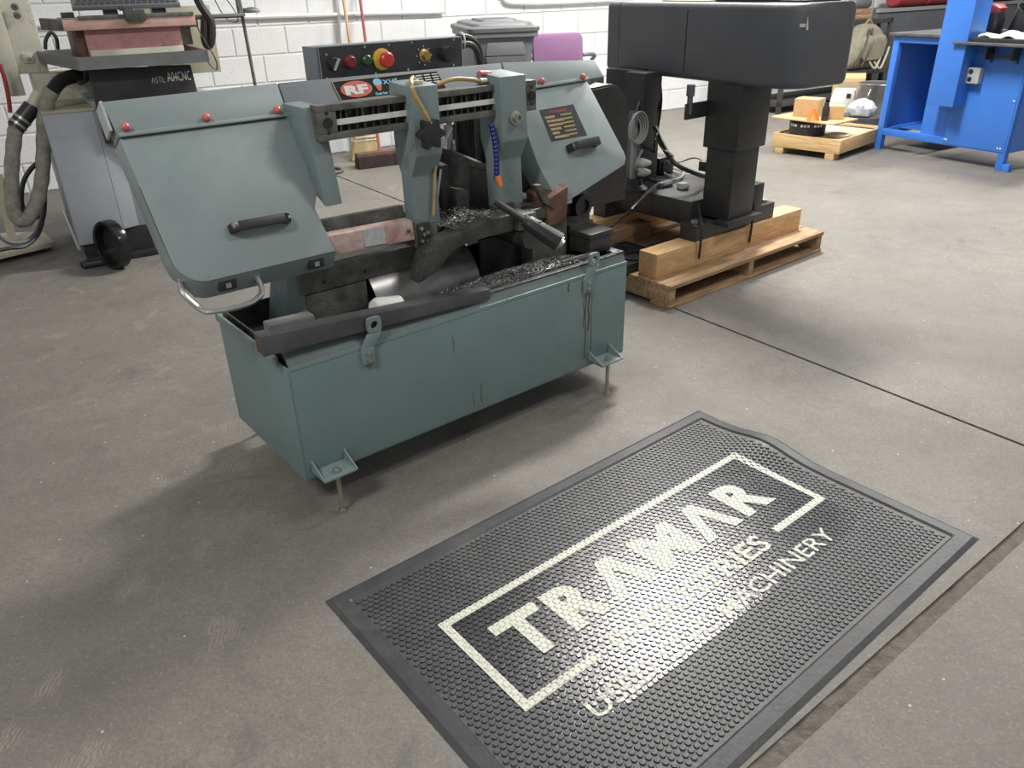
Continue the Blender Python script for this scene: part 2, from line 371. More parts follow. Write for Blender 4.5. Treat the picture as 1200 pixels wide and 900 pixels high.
# =================================================================== WALL
def build_wall():
    core = MB().box(-5, 13, .008, .2, 0, 4.2)
    wl = single('wall_back', core, 'mortar', 'white painted concrete block wall', None, WF, kind='structure')
    bw, bh = .406, .203
    def blk(w_):
        mb = MB(); e = .004; x0, x1, z0, z1 = .004, w_-.004, .004, bh-.004; c = .006
        mb.add([(x0, .008, z0), (x1, .008, z0), (x1, .008, z1), (x0, .008, z1), (x0+c, 0, z0+c), (x1-c, 0, z0+c), (x1-c, 0, z1-c), (x0+c, 0, z1-c)],
               [(4, 5, 6, 7), (0, 1, 5, 4), (1, 2, 6, 5), (2, 3, 7, 6), (3, 0, 4, 7)])
        return finish('block', mb, 'wall')
    me = blk(bw)
    n = 0
    for c in range(8):
        for k in range(-11, 25):
            x = k*bw+(bw/2 if c % 2 else 0)+.12
            if -4.6 < x < 9.4:
                o = bpy.data.objects.new('block', me); COL.objects.link(o); o.parent = wl; o.location = (x, 0, c*bh); n += 1
    # upper courses, out of frame
    up = MB().box(-5, 13, 0, .008, 8*bh, 4.2)
    o = bpy.data.objects.new('upper_courses', finish('upper_courses', up, 'wall')); COL.objects.link(o); o.parent = wl
build_wall()

# conduits on the wall
def conduit(pts, r, label, group='conduits on the block wall'):
    return single('conduit', MB().tube(pts, r, 8), 'conduit', label, 'conduit', WF, group=group)
za = WF.at(250, 19.5, v=-.03)
conduit([(-4.6, -.03, za[2]-.02), (za[0]-.4, -.03, za[2]-.005), WF.at(430, 16, v=-.03), WF.at(520, 14, v=-.03)], .016, 'white painted horizontal conduit running behind the two broom handles')
p = WF.at(398, 30, v=-.03)
conduit([(p[0], -.03, .0), (p[0], -.03, 2.4)], .014, 'white painted vertical conduit behind the straw broom')
a_ = WF.at(588, -6, v=-.03); b_ = WF.at(604, 3.5, v=-.03); c_ = WF.at(712, .5, v=-.03)
conduit(spline([(a_[0]-.25, -.03, a_[2]+.05), a_, b_, c_, (c_[0]+3, -.03, c_[2]+.02)]), .02, 'cream conduit with a bend above the purple chair')

# =================================================================== RUBBER MAT
def build_mat():
    Lm, Wm, bd = 1.368, .886, .048
    t = Thing('rubber_mat', 'black studded rubber floor mat printed with a framed company logo', 'floor mat', MF, (0, 0, 0))
    # materials
    def rub(name, gloss):
        m = mat(name, (.040, .040, .043), .5, var=.25, scale=18, bump=.08, bscale=90, dirt=(.075, .073, .07), damt=.16, dscale=4)
        nt = m.node_tree; N = nt.nodes; L = nt.links; b = N['Principled BSDF']
        tc = N.new('ShaderNodeTexCoord'); sp = N.new('ShaderNodeSeparateXYZ'); L.new(tc.outputs['Object'], sp.inputs[0])
        def step(s_, op, val):
            q = N.new('ShaderNodeMath'); q.operation = op; q.inputs[1].default_value = val; L.new(s_, q.inputs[0]); return q.outputs[0]
        fs = [step(sp.outputs[0], 'GREATER_THAN', .152), step(sp.outputs[0], 'LESS_THAN', 1.228), step(sp.outputs[1], 'LESS_THAN', -.235), step(sp.outputs[1], 'GREATER_THAN', -.662)]
        acc = fs[0]
        for q in fs[1:]:
            mm = N.new('ShaderNodeMath'); mm.operation = 'MULTIPLY'; L.new(acc, mm.inputs[0]); L.new(q, mm.inputs[1]); acc = mm.outputs[0]
        mr = N.new('ShaderNodeMapRange'); mr.inputs[3].default_value = .46; mr.inputs[4].default_value = gloss; L.new(acc, mr.inputs[0]); L.new(mr.outputs[0], b.inputs['Roughness'])
        return m
    M['rub'] = rub('black_rubber_glossy_print_area', .26)
    M['ink'] = mat('off_white_ink', (.50, .505, .43), .42, var=.1, scale=40, dirt=(.34, .34, .29), damt=.15, dscale=12)
    # base sheet with bevelled border, one gentle wave on the far short side
    nx, ny = 60, 40; zb, ze = .004, .009
    def wave(x, y): 
        d = max(0, 1-((x-Lm)/.16)**2) if x > Lm-.16 else 0
        return .024*d*math.exp(-((y+.28)/.10)**2)
    xs = [0, .012, bd-.006, bd]+list(np.linspace(bd, Lm-bd, nx)[1:-1])+[Lm-bd, Lm-bd+.006, Lm-.012, Lm]
    ys = [0, .012, bd-.006, bd]+list(np.linspace(bd, Wm-bd, ny)[1:-1])+[Wm-bd, Wm-bd+.006, Wm-.012, Wm]
    def hz(x, y):
        e = min(x, y, Lm-x, Wm-y)
        h = .0012 if e < .006 else (.007 if e < .03 else (ze if e < bd-.003 else zb))
        return h
    vs = [(x, -y, hz(x, y)+wave(x, -y)) for y in ys for x in xs]; nX = len(xs)
    fs = [(j*nX+i, j*nX+i+1, (j+1)*nX+i+1, (j+1)*nX+i) for j in range(len(ys)-1) for i in range(nX-1)]
    sk = MB().add(vs, fs)
    rim = [i for i in range(nX)]+[j*nX+nX-1 for j in range(1, len(ys))]+[(len(ys)-1)*nX+i for i in range(nX-2, -1, -1)]+[j*nX for j in range(len(ys)-2, 0, -1)]
    b0 = len(sk.v); sk.v += [(sk.v[i][0], sk.v[i][1], 0) for i in rim]; nr = len(rim)
    sk.f += [(rim[i], rim[(i+1) % nr], b0+(i+1) % nr, b0+i) for i in range(nr)]
    t.part('mat_sheet', sk, 'rub', smooth=4)
    # studs, staggered rows
    px_, py_ = .0158, .01365; RB, RT, H = .0070, .0062, .0026
    cs = []
    x0, x1, y0, y1 = bd+.010, Lm-bd-.008, bd+.010, Wm-bd-.008
    j = 0; y = y0
    while y <= y1:
        x = x0+(px_/2 if j % 2 else 0)
        while x <= x1: cs.append((x, -y)); x += px_
        y += py_; j += 1
    def stud(mb, cx, cy, z, n=8):
        a = [(cx+RB*math.cos(2*math.pi*k/n), cy+RB*math.sin(2*math.pi*k/n), z-.001) for k in range(n)]
        b = [(cx+RT*math.cos(2*math.pi*k/n), cy+RT*math.sin(2*math.pi*k/n), z+H) for k in range(n)]
        mb.add(a+b, [(k, (k+1) % n, n+(k+1) % n, n+k) for k in range(n)]+[tuple(range(n, 2*n))])
    dep = []
    for i, (x, y) in enumerate(cs):
        q = proj(MF.world((x, y, 0))); dep.append((q[2] if (0 < q[0] < 1200 and 0 < q[1] < 898) else 99, i))
    near = set(i for _, i in sorted(dep)[:300])
    one = MB(); stud(one, 0, 0, 0); sm = finish('stud', one, 'rub', smooth=30)
    rest = MB()
    for i, (x, y) in enumerate(cs):
        z = zb+wave(x, y)
        if i in near:
            o = bpy.data.objects.new('stud', sm); COL.objects.link(o); o.parent = t.o; o.location = (x, y, z)
        else: stud(rest, x, y, z)
    o = t.part('studs', rest, 'rub', smooth=30, kind='stuff')
    # ------- printed logo, draped over the studs
    tris = []
    def poly(P, F=None):
        P = np.array(P, float)
        for f in (F or [tuple(range(len(P)))]):
            for k in range(1, len(f)-1): tris.append(P[[f[0], f[k], f[k+1]]])
    def rect(a, b, c, d): poly([(a, c), (b, c), (b, d), (a, d)])
    s = .020
    rect(.155, 1.228, -.260, -.240); rect(.155, .175, -.545, -.24); rect(1.208, 1.228, -.545, -.24)
    rect(.155, .365, -.545, -.525); rect(1.005, 1.228, -.545, -.525)
    top, bot = -.320, -.457
    rect(.232, .362, top-.032, top); rect(.280, .314, bot, top)
    def letter(ch, xa, xb, bold=.03):
        V, F = text_mesh(ch, 1., bold); V = V/V.max(0)*np.array([xb-xa, top-bot])+np.array([xa, bot]); poly(V, F)
    letter('R', .380, .500, .048); letter('R', 1.003, 1.128, .048); letter('M', .672, .822, .048)
    def lam(xa, xb):
        c = (xa+xb)/2; q = .036
        poly([(xa, bot), (xa+q, bot), (c+q*.42, top), (c-q*.55, top)]); poly([(xb-q, bot), (xb, bot), (c+q*.55, top), (c-q*.42, top)])
    lam(.512, .655); lam(.838, .982)
    def line(sx, xa, xb, yb, yt, bold):
        V, F = text_mesh(sx, 1., bold); V = V/V.max(0)*np.array([xb-xa, yt-yb])+np.array([xa, yb]); poly(V, F)
    line('INDUSTRIES', .412, .952, -.568, -.508, .022); line('USED CNC MACHINERY', .252, 1.106, -.652, -.605, .008)
    g = .0015; gx0, gy0 = .15, -.67; nx_, ny_ = int(1.09/g), int(.44/g); mask = np.zeros((ny_, nx_), bool)
    X = gx0+(np.arange(nx_)+.5)*g; Y = gy0+(np.arange(ny_)+.5)*g
    for T in tris:
        i0, i1 = int((T[:, 0].min()-gx0)/g)-1, int((T[:, 0].max()-gx0)/g)+2; j0, j1 = int((T[:, 1].min()-gy0)/g)-1, int((T[:, 1].max()-gy0)/g)+2
        i0, j0 = max(0, i0), max(0, j0); xx, yy = np.meshgrid(X[i0:i1], Y[j0:j1])
        def e(a, b): return (b[0]-a[0])*(yy-a[1])-(b[1]-a[1])*(xx-a[0])
        e1, e2, e3 = e(T[0], T[1]), e(T[1], T[2]), e(T[2], T[0])
        mask[j0:j1, i0:i1] |= ((e1 >= 0) & (e2 >= 0) & (e3 >= 0)) | ((e1 <= 0) & (e2 <= 0) & (e3 <= 0))
    gxv = gx0+np.arange(nx_+1)*g; gyv = gy0+np.arange(ny_+1)*g; XX, YY = np.meshgrid(gxv, gyv)
    # nearest stud distance on the staggered lattice
    best = np.full(XX.shape, 9.)
    jf = np.floor((-YY-y0)/py_).astype(int)
    for dj in (-1, 0, 1, 2):
        jj = jf+dj; cy = -(y0+jj*py_); off = x0+np.where(jj % 2 == 1, px_/2, 0); ii = np.round((XX-off)/px_); cx = off+ii*px_
        best = np.minimum(best, np.hypot(XX-cx, YY-cy))
    ZZ = zb+H*np.clip((RB+.0014-best)/.0012, 0, 1)+.0005+np.vectorize(wave)(XX, YY)
    idx = -np.ones(XX.shape, int); vs = []; fs = []
    for j, i in zip(*np.nonzero(mask)):
        q = []
        for a, b in ((j, i), (j, i+1), (j+1, i+1), (j+1, i)):
            if idx[a, b] < 0: idx[a, b] = len(vs); vs.append((XX[a, b], YY[a, b], ZZ[a, b]))
            q.append(int(idx[a, b]))
        fs.append(tuple(q))
    t.part('printed_logo', MB().add(vs, fs), 'ink', smooth=40, label='off-white lettering TRAMAR INDUSTRIES USED CNC MACHINERY inside a broken frame')
build_mat()

# =================================================================== BANDSAW
def HP(u, s_, d=0):   # point on the sloping plane of the saw head
    return (u, .38-.46*s_-.89*d, .983-.89*s_+.46*d)
def bolt(mb, p, ax, r, h, n=10): p = Vector(p); mb.cyl(p, p+Vector(ax)*h, r, r, n); return mb
def sphere(mb, c, r, n=12, sq=(1, 1, 1)):
    R_ = []
    for k in range(n//2+1):
        a = math.pi*k/(n//2); R_.append([(c[0]+sq[0]*r*math.sin(a)*math.cos(2*math.pi*i/n), c[1]+sq[1]*r*math.sin(a)*math.sin(2*math.pi*i/n), c[2]+sq[2]*r*math.cos(a)) for i in range(n)])
    for R in (0, -1): R_[R] = [(p[0]+1e-5*math.cos(i), p[1]+1e-5*math.sin(i), p[2]) for i, p in enumerate(R_[R])]
    return mb.rings(R_)
def build_saw():
    t = Thing('band_saw', 'teal horizontal metal-cutting band saw on a boxed coolant base', 'band saw', SF, (.54, .28, 0))
    S = SF.at
    # ---- base
    base = t.part('base_cabinet', MB().tray(-.068, 1.152, .05, .512, .105, .44, .006), 'tealbase', bevel=.003)
    t.part('front_panel', MB().box(-.062, 1.146, .046, .0505, .112, .428), 'tealbase', base, bevel=.0015)
    t.part('front_lip', MB().prism([(.048, .43), (.054, .43), (.082, .464), (.082, .47), (.076, .47)], lambda a, b, u: (u, a, b), -.06, 1.15), 'lipshade', base)
    t.part('end_lip', MB().box(-.074, -.066, .10, .515, .43, .455), 'teal2', base, bevel=.002)
    for u, z0, z1, wd in ((.958, .145, .375, .0028), (.972, .24, .375, .0035), (.985, .16, .375, .0018), (.95, .26, .37, .0018), (.43, .33, .385, .0012), (.52, .13, .2, .0015), (.49, .13, .18, .001), (.88, .40, .43, .003)):
        pts = [(u+.0022*math.sin(k*1.3+u*50), z0+(z1-z0)*k/8) for k in range(9)]
        t.part('rust_drip', MB().add([(a+q*wd, .0457, b) for a, b in pts for q in (-1, 1)], [(2*k, 2*k+1, 2*k+3, 2*k+2) for k in range(8)]), 'drip', base)
    for u0 in (0, 1.024):
        for v0 in (0., .56):
            sg = 1 if v0 == 0 else -1; ve = .05 if v0 == 0 else .512
            f = t.part('foot_bracket', MB().box(u0-.048, u0+.052, min(v0-.022*sg, ve), max(v0-.022*sg, ve), .126, .131)
                       .prism([(ve, .126), (ve, .165), (v0-.022*sg, .131), (v0-.022*sg, .126)], lambda a, b, u: (u, a, b), u0-.048, u0-.044)
                       .prism([(ve, .126), (ve, .165), (v0-.022*sg, .131), (v0-.022*sg, .126)], lambda a, b, u: (u, a, b), u0+.048, u0+.052), 'teal2', base)
            t.part('levelling_bolt', MB().cyl((u0, v0, .008), (u0, v0, .148), .0065, n=12).cyl((u0, v0, .131), (u0, v0, .141), .011, n=6).cyl((u0, v0, 0), (u0, v0, .012), .012, .010, 8), 'zinc', f)
    # ---- chip pan and bed
    pan = t.part('chip_pan', MB().tray(-.055, 1.142, .075, .505, .385, .462, .005), 'pan')
    t.part('pan_rim', MB().box(.55, 1.15, .07, .088, .458, .468), 'oily', pan, bevel=.002)
    t.part('pan_rim', MB().box(1.12, 1.155, .07, .5, .458, .470), 'oily', pan, bevel=.002)
    for q in ((.90, 1.04, .095, .103, .476, .486), (.575, .655, .093, .098, .470, .478), (.70, .78, .093, .098, .472, .480)): t.part('bright_edge', MB().box(*q), 'chute', pan)
    lean = lambda x, y, z: (x, y, .455+(z-.488)*(1-.42*(x+.118)/.7)+.034*(1-(x+.118)/.7))
    rail = t.part('stock_rail', MB().box(-.118, .575, .052, .058, .488, .540).box(-.118, .575, .058, .098, .534, .540).map(lean), 'rail', bevel=.0015)
    t.part('rail_end_block', MB().box(-.116, -.085, .058, .097, .488, .534).map(lean), 'rust', rail, bevel=.002)
    for u, zb in ((.155, .388), (.962, .382)):
        br = t.part('clamp_bracket', MB().box(u-.020, u+.016, .036, .045, zb, zb+.048)
            .hexa([(u-.020, .036, zb+.045), (u+.016, .036, zb+.045), (u+.016, .045, zb+.045), (u-.020, .045, zb+.045),
                   (u+.006, .038, zb+.082), (u+.046, .038, zb+.082), (u+.046, .048, zb+.082), (u+.006, .048, zb+.082)]), 'teal2', bevel=.0015)
        n = 16; c = (u+.026, zb+.104); R1 = [(c[0]+.011*math.cos(2*math.pi*k/n), c[1]+.011*math.sin(2*math.pi*k/n)) for k in range(n)]
        R2 = []
        for k in range(n):
            a = 2*math.pi*k/n; q = .021/max(abs(math.cos(a)), abs(math.sin(a))); q = min(q, .026); R2.append((c[0]+q*math.cos(a), c[1]+q*math.sin(a)))
        t.part('eye_plate', MB().rings([[(x, .038, z) for x, z in R1], [(x, .038, z) for x, z in R2], [(x, .047, z) for x, z in R2], [(x, .047, z) for x, z in R1]], close=True), 'teal2', br)
        for dz in (.012, .034):
            t.part('bolt', bolt(MB(), (u-.002, .036, zb+dz), (0, -1, 0), .0065, .005, 6), 'zinc', br)
    bed = t.part('bed_casting', MB().box(.10, .64, .285, .42, .522, .588).box(.112, .302, .285, .45, .44, .519), 'cast', bevel=.004)
    t.part('bed_leg', MB().hexa([(.062, .34, .40), (.112, .295, .40), (.112, .40, .40), (.062, .47, .40), (.085, .33, .575), (.112, .29, .575), (.112, .42, .575), (.085, .44, .575)]), 'teal2', bed, bevel=.003)
    for u in (.17, .30): t.part('bed_hole', bolt(MB(), (u, .286, .547), (0, -1, 0), .006, .0015), 'black', bed)
    t.part('rear_rail', MB().box(.16, .60, .36, .44, .588, .625), 'oily', bed, bevel=.003)
    ch = MB(); ra = []
    for k in range(13):
        a = math.radians(100-100*k/12+80); ra.append((.375+.14*math.cos(a), .40+.155*math.sin(a)))
    ch.add([(u, v, z) for u in (.31, .68) for v, z in ra], [(k, k+1, 14+k, 13+k) for k in range(12)])
    t.part('chip_chute', ch, 'chute', bed, smooth=60)
    # ---- vise
    vise = t.part('vise_table', MB().box(.56, 1.0, .20, .56, .60, .636), 'oily', bevel=.004)
    t.part('vise_front_web', MB().prism([(.405, .515), (.47, .535), (.53, .585), (.60, .600), (.82, .598), (.82, .648), (.66, .652), (.58, .635), (.50, .628), (.44, .595)], lambda a, b, v: (a, v, b), .165, .225), 'oily', vise, bevel=.004)
    t.part('end_stop', MB().box(.765, .835, .145, .185, .60, .648), 'cast', vise, bevel=.003)
    t.part('vise_screw', MB().cyl((.80, .13, .572), (.80, .45, .572), .032, n=20), 'oily', vise)
    t.part('support_pillar', MB().box(.868, 1.02, .205, .37, .40, .578), 'cast', vise, bevel=.003)
    t.part('pillar_opening', MB().box(.70, .866, .26, .27, .41, .56), 'black', vise)
    hb = t.part('hinge_block', MB().hexa([(.925, .19, .575), (1.005, .19, .575), (1.005, .30, .575), (.925, .30, .575), (.925, .20, .655), (1.01, .19, .690), (1.01, .30, .70), (.925, .30, .67)]), 'rust', vise, bevel=.003)
    t.part('hinge_bar', MB().hexa([(.905, .19, .655), (.95, .185, .625), (.95, .21, .625), (.905, .21, .655), (.872, .19, .715), (.892, .185, .715), (.892, .21, .715), (.872, .21, .715)]), 'cast', hb, bevel=.002)
    jaw = t.part('fixed_jaw', MB().hexa([(.785, .30, .63), (.80, .30, .63), (.80, .62, .63), (.785, .62, .63), (.785, .30, .765), (.80, .30, .765), (.80, .62, .80), (.785, .62, .80)]), 'cast', bevel=.002)
    t.part('jaw_step', MB().box(.778, .786, .30, .41, .63, .755), 'oily', jaw, bevel=.002)
    mj = t.part('moving_jaw', MB().box(.635, .665, .36, .385, .63, .785).box(.60, .67, .385, .45, .63, .785), 'oily', bevel=.002)
    t.part('jaw_brace', MB().tube([(.595, .345, .645), (.638, .362, .775)], .004, 6), 'steel', mj)
    t.part('jaw_shoe', MB().hexa([(.672, .33, .63), (.705, .32, .63), (.705, .36, .63), (.672, .37, .63), (.668, .33, .715), (.71, .32, .705), (.71, .36, .705), (.668, .37, .715)]), 'cast', mj, bevel=.002)
    # vise handle, sticking out towards the front
    p0 = Vector(S(580, 236, v=.15)); p1 = Vector(S(655, 284, v=.015)); d = (p1-p0).normalized()
    hd = t.part('vise_handle', MB().cyl(p0, p0+d*.12, .011, n=10).cyl(p0+d*.1, p0+d*.15, .019, n=12), 'blackmetal')
    sd = d.cross(Vector((0, 0, 1))).normalized(); L_ = (p1-p0).length
    for q in (-1, 1): t.part('grip_rod', MB().tube([p0+d*.13+sd*.019*q, p1-d*.01+sd*.022*q], .008, 8), 'blackmetal', hd)
    t.part('grip', MB().cyl(p0+d*(L_*.5), p1, .023, .031, 8), 'black', hd, bevel=.002)
    t.part('end_washer', MB().cyl(p1, p1+d*.005, .023, n=16).cyl(p1+d*.005, p1+d*.013, .015, n=16), 'steel', hd)
    t.part('clevis', MB().cyl(p0+d*.15+Vector((0, 0, .004)), p0+d*.15+Vector((0, 0, .024)), .012, n=10), 'cast', hd)
    # ---- machinery behind the vise
    bk = t.part('hinge_post', MB().box(.70, .775, .56, .66, .40, 1.0), 'teal2', bevel=.004)
    t.part('lift_cylinder', MB().cyl((.86, .54, .55), (.86, .54, 1.0), .033, n=20), 'black', bk)
    t.part('cylinder_rod', MB().cyl((.80, .54, .60), (.80, .54, .98), .010, n=10).cyl((.80, .54, .82), (.80, .54, .87), .018, n=12), 'steel', bk)
    t.part('rear_casting', MB().hexa([(.90, .50, .40), (1.25, .46, .40), (1.25, .62, .40), (.90, .62, .40), (.92, .50, .95), (1.22, .46, .80), (1.22, .62, .80), (.92, .62, .95)]), 'oily', bk, bevel=.006)
    # ---- head
    def hprism(poly, d0, d1): return MB().prism(poly, lambda a, b, dd: HP(a, b, dd), d0, d1)
    head = t.part('head_frame', hprism([(.184, -.086), (.928, -.080), (.928, .046), (.186, .056)], -.05, -.002), 'bluegrey', bevel=.003)
    t.part('left_strip', hprism([(-.252, -.082), (.180, -.086), (.180, .002), (-.243, .002)], -.065, 0), 'teal', head, bevel=.003)
    t.part('right_strip', hprism([(.932, -.080), (1.330, -.058), (1.352, .004), (.932, .014)], -.065, 0), 'teal', head, bevel=.003)
    lc = t.part('left_wheel_cover', hprism([(-.243, .006), (.181, .006), (.1865, .212), (.166, .250), (.181, .372)]+[(-.228+.07*(1-math.sin(a)), .372-.07*(1-math.cos(a))) for a in [math.radians(90*k/6) for k in range(7)]], -.085, .0), 'teal', bevel=.004)
    t.part('hinge_lip', hprism([(-.243, -.004), (.182, -.004), (.182, .006), (-.243, .006)], 0, .010), 'teal', lc, bevel=.002)
    rc = t.part('right_wheel_cover', hprism([(.955, .018), (1.266, .010), (1.337, .268), (1.338, .290), (1.322, .312), (.986, .397), (.966, .33), (.945, .25), (.94, .10)], -.085, .0), 'teal', bevel=.004)
    t.part('hinge_lip', hprism([(1.0, .006), (1.268, 0), (1.268, .011), (1.0, .017)], 0, .010), 'teal', rc, bevel=.002)
    t.part('end_cap', MB().prism([(-.085, -.062), (-.015, -.062), (-.015, -.002), (-.085, -.002)][::-1], lambda s_, d_, u: HP(u, s_, d_), -.256, -.250), 'silver', lc)
    for par, pts in ((lc, ((147, 149), (242, 138), (325, 129))), (rc, ((635, 95), (683, 90)))):
        for x, y in pts:
            # on the strip plane
            c = None
            d0 = SF.M@(CR*(x-600)/FPX-CU*(y-450)/FPX+CF); c0 = SF.M@(CP-SF.o); n_ = np.array([0, -.89, .46]); q0 = np.array(HP(0, 0, .012))
            c = c0+d0*((n_@(q0-c0))/(n_@d0))
            k = t.part('knob', sphere(MB(), c, .0105, 14), 'knob', par)
            t.part('knob_stem', MB().cyl(tuple(c), tuple(c-n_*.016), .005, n=8), 'zinc', k)
    def handle(par, ua, ub, s_, rot=0, wd=.011, hh=.034):
        prof = [(ua-.004, 0), (ua, hh*.7), (ua+.016, hh), (ub-.016, hh), (ub, hh*.7), (ub+.004, 0), (ub-.016, 0), (ub-.020, hh*.55), (ua+.020, hh*.55), (ua+.016, 0)]
        mb = MB()
        mb.prism(prof, lambda u, dd, w_: HP(u, s_+w_+(u-ua)*rot, dd), -wd, wd)
        h_ = t.part('handle', mb, 'black', par, bevel=.0025)
        for u in (ua+.006, ub-.006):
            t.part('handle_screw', MB().cyl(HP(u, s_+(u-ua)*rot, hh*.72), HP(u, s_+(u-ua)*rot, hh*.8), .004, n=8), 'zinc', h_)
    handle(lc, -.070, .082, .262, .02); handle(rc, 1.085, 1.215, .225, -.03, .013, .042)
    edge = [(.181, .372), (.10, .372), (-.05, .372)]+[(-.228+.07*(1-math.sin(a)), .372-.07*(1-math.cos(a))) for a in [math.radians(90*k/6) for k in range(7)]]+[(-.232, .25), (-.238, .12)]
    rg_ = []
    for k, (u, q) in enumerate(edge):
        o_ = HP(u, q, -.001); b_ = HP(u+(.004 if k > 4 else 0), q-.002, -.084); f_ = 1 if k < 6 else max(0, 1-(k-5)*.17)
        rg_.append([o_, (u+.003*(k > 5), o_[1]+.026, o_[2]-.046*f_-.004), b_])
    t.part('cover_skirt', MB().rings(rg_), 'teal', lc, smooth=50)
    for u in (-.115, .125):
        o_ = HP(u, .372, 0)
        la = t.part('latch', MB().box(u-.022, u+.022, o_[1]+.006, o_[1]+.03, o_[2]-.036, o_[2]-.010), 'black', lc, bevel=.001)
        t.part('latch_catch', MB().box(u-.006, u+.007, o_[1]+.003, o_[1]+.007, o_[2]-.030, o_[2]-.018), 'steel', la)
    for x, y in ((.990, .34), (1.0, .375)):
        t.part('cover_screw', MB().cyl(HP(x, y, 0), HP(x, y, .006), .006, n=10), 'steel', rc)
    # bent lift handle below the left cover
    pts = [HP(-.205, .33, -.05), S(214, 342, v=.22), S(235, 362, v=.19), S(250, 365, v=.17), S(285, 358, v=.16), S(300, 351, v=.165), S(307, 340, v=.19), HP(-.035, .370, -.03)]
    t.part('lift_handle', MB().tube(spline(pts, 5), .0075, 8), 'steel', lc)
    # warning plate (worn) on right cover
    wp = t.part('warning_plate', hprism([(1.020, .085), (1.170, .082), (1.190, .190), (1.030, .190)], 0, .0015), 'plate', rc)
    wt = MB()
    for k in range(6):
        y = .108+k*.0135; wt.add([HP(1.032+.003*k, y, .0022), HP(1.075+.012*(k*7 % 4), y, .0022), HP(1.075+.012*(k*7 % 4), y+.008, .0022), HP(1.032+.003*k, y+.008, .0022)], [(0, 1, 2, 3)])
        wt.add([HP(1.10, y, .0022), HP(1.15+.004*(k*5 % 5), y, .0022), HP(1.15+.004*(k*5 % 5), y+.0045, .0022), HP(1.10, y+.0045, .0022)], [(0, 1, 2, 3)])
    t.part('worn_print', wt, 'gold', wp)
    t.part('warning_print', text_on('WARNING', lambda x, y: HP(1.055+x, .101-y, .0022), .010, .075, .02), 'redprint', wp)
    HN = lambda u, s_, d=0: HP(.332+(u-.325)*.93, -.073+(s_+.066)*.611, d)
    def nprism(poly, d0, d1): return MB().prism(poly, lambda a, b, dd: HN(a, b, dd), d0, d1)
    # maker plate on the centre strip
    npl = t.part('name_plate', nprism([(.325, -.066), (.700, -.066), (.715, .024), (.335, .024)], 0, .002), 'plateblack', head)
    t.part('plate_border', nprism([(.325, -.066), (.700, -.066), (.7, -.064), (.325, -.064)], .002, .0028).prism([(.335, .022), (.715, .022), (.715, .024), (.335, .024)], lambda a, b, dd: HN(a, b, dd), .002, .0028)
           .prism([(.325, -.066), (.3275, -.066), (.3375, .024), (.335, .024)], lambda a, b, dd: HN(a, b, dd), .002, .0028).prism([(.6975, -.066), (.70, -.066), (.715, .024), (.7125, .024)], lambda a, b, dd: HN(a, b, dd), .002, .0028), 'gold', npl)
    n = 28; ov = [(.398+.053*math.cos(2*math.pi*k/n), -.022+.037*math.sin(2*math.pi*k/n)) for k in range(n)]
    lg = t.part('red_oval', nprism(ov, .002, .0028), 'logored', npl)
    t.part('oval_letters', text_on('RF', lambda x, y: HN(.358+x, .002-y+.0*x, .0034), .042, .078, .06), 'paper', lg)
    n = 16; t.part('drop_emblem', nprism([(.474+.015*math.cos(2*math.pi*k/n), -.042+.018*math.sin(2*math.pi*k/n)) for k in range(n)], .002, .0028), 'cyan', npl)
    t.part('drop_tip', nprism([(.462, -.030), (.486, -.030), (.478, -.002), (.470, -.002)], .002, .0029), 'logored', npl)
    t.part('size_print', text_on('X16"', lambda x, y: HN(.492+x, -.030-y, .0028), .021, .052, .04), 'cyan', npl)
    t.part('small_print', text_on('Serie No', lambda x, y: HN(.455+x, .016-y, .0028), .013, .075, .03), 'cyan', npl)
    t.part('bandsaw_print', text_on('Bandsaw', lambda x, y: HN(.515+x, .001-y, .0028), .018, .10, .05), 'paper', npl)
    t.part('bandsaw_underline', nprism([(.515, .004), (.62, .004), (.62, .011), (.515, .011)], .002, .0028), 'redprint', npl)
    st = MB()
    for k in range(4):
        for q in range(3): st.prism([(.615+q*.030, -.055+k*.012), (.638+q*.030, -.055+k*.012), (.638+q*.030, -.050+k*.012), (.615+q*.030, -.050+k*.012)], lambda a, b, dd: HN(a, b, dd), .002, .0028)
    t.part('data_fields', st, 'silver', npl)
    # ---- control box
    v0 = .50
    cb = t.part('control_box', MB().box(.332, .838, v0, v0+.065, 1.040, 1.132), 'bluegrey', bevel=.002)
    fp = t.part('control_panel', MB().box(.345, .836, v0-.004, v0, 1.042, 1.130), 'plate', cb, bevel=.001)
    t.part('panel_edge', MB().box(.345, .836, v0-.006, v0-.003, 1.042, 1.0445).box(.345, .3475, v0-.006, v0-.003, 1.042, 1.13).box(.8335, .836, v0-.006, v0-.003, 1.042, 1.13), 'steel', fp)
    t.part('box_flange', MB().box(.335, .838, v0-.012, v0, 1.036, 1.041), 'steel', cb)
    def dial(px, py, prof, mt, nm, par=fp, lab=None, n=18):
        c = S(px, py, v=v0-.004); return t.part(nm, MB().lathe(c, (0, -1, 0), prof, n), mt, par, label=lab)
    a = dial(390, 75, [(.019, 0), (.019, .01), (.015, .022), (.0, .022)], 'black', 'rotary_dial')
    c = Vector(S(390, 75, v=v0-.004)); t.part('pointer', MB().hexa([tuple(c+Vector(q)) for q in ((-.012, -.022, -.014), (-.006, -.022, -.016), (.012, -.022, .014), (.006, -.022, .016), (-.012, -.027, -.014), (-.006, -.027, -.016), (.012, -.027, .014), (.006, -.027, .016))]), 'silver', a)
    dial(409, 72.5, [(.018, 0), (.018, .012), (.013, .020), (0, .020)], 'darkred', 'indicator_dial', lab='dark red dial')
    dial(428.5, 70.5, [(.015, 0), (.015, .012), (.011, .016), (0, .016)], 'green', 'start_button', lab='dark green start button')
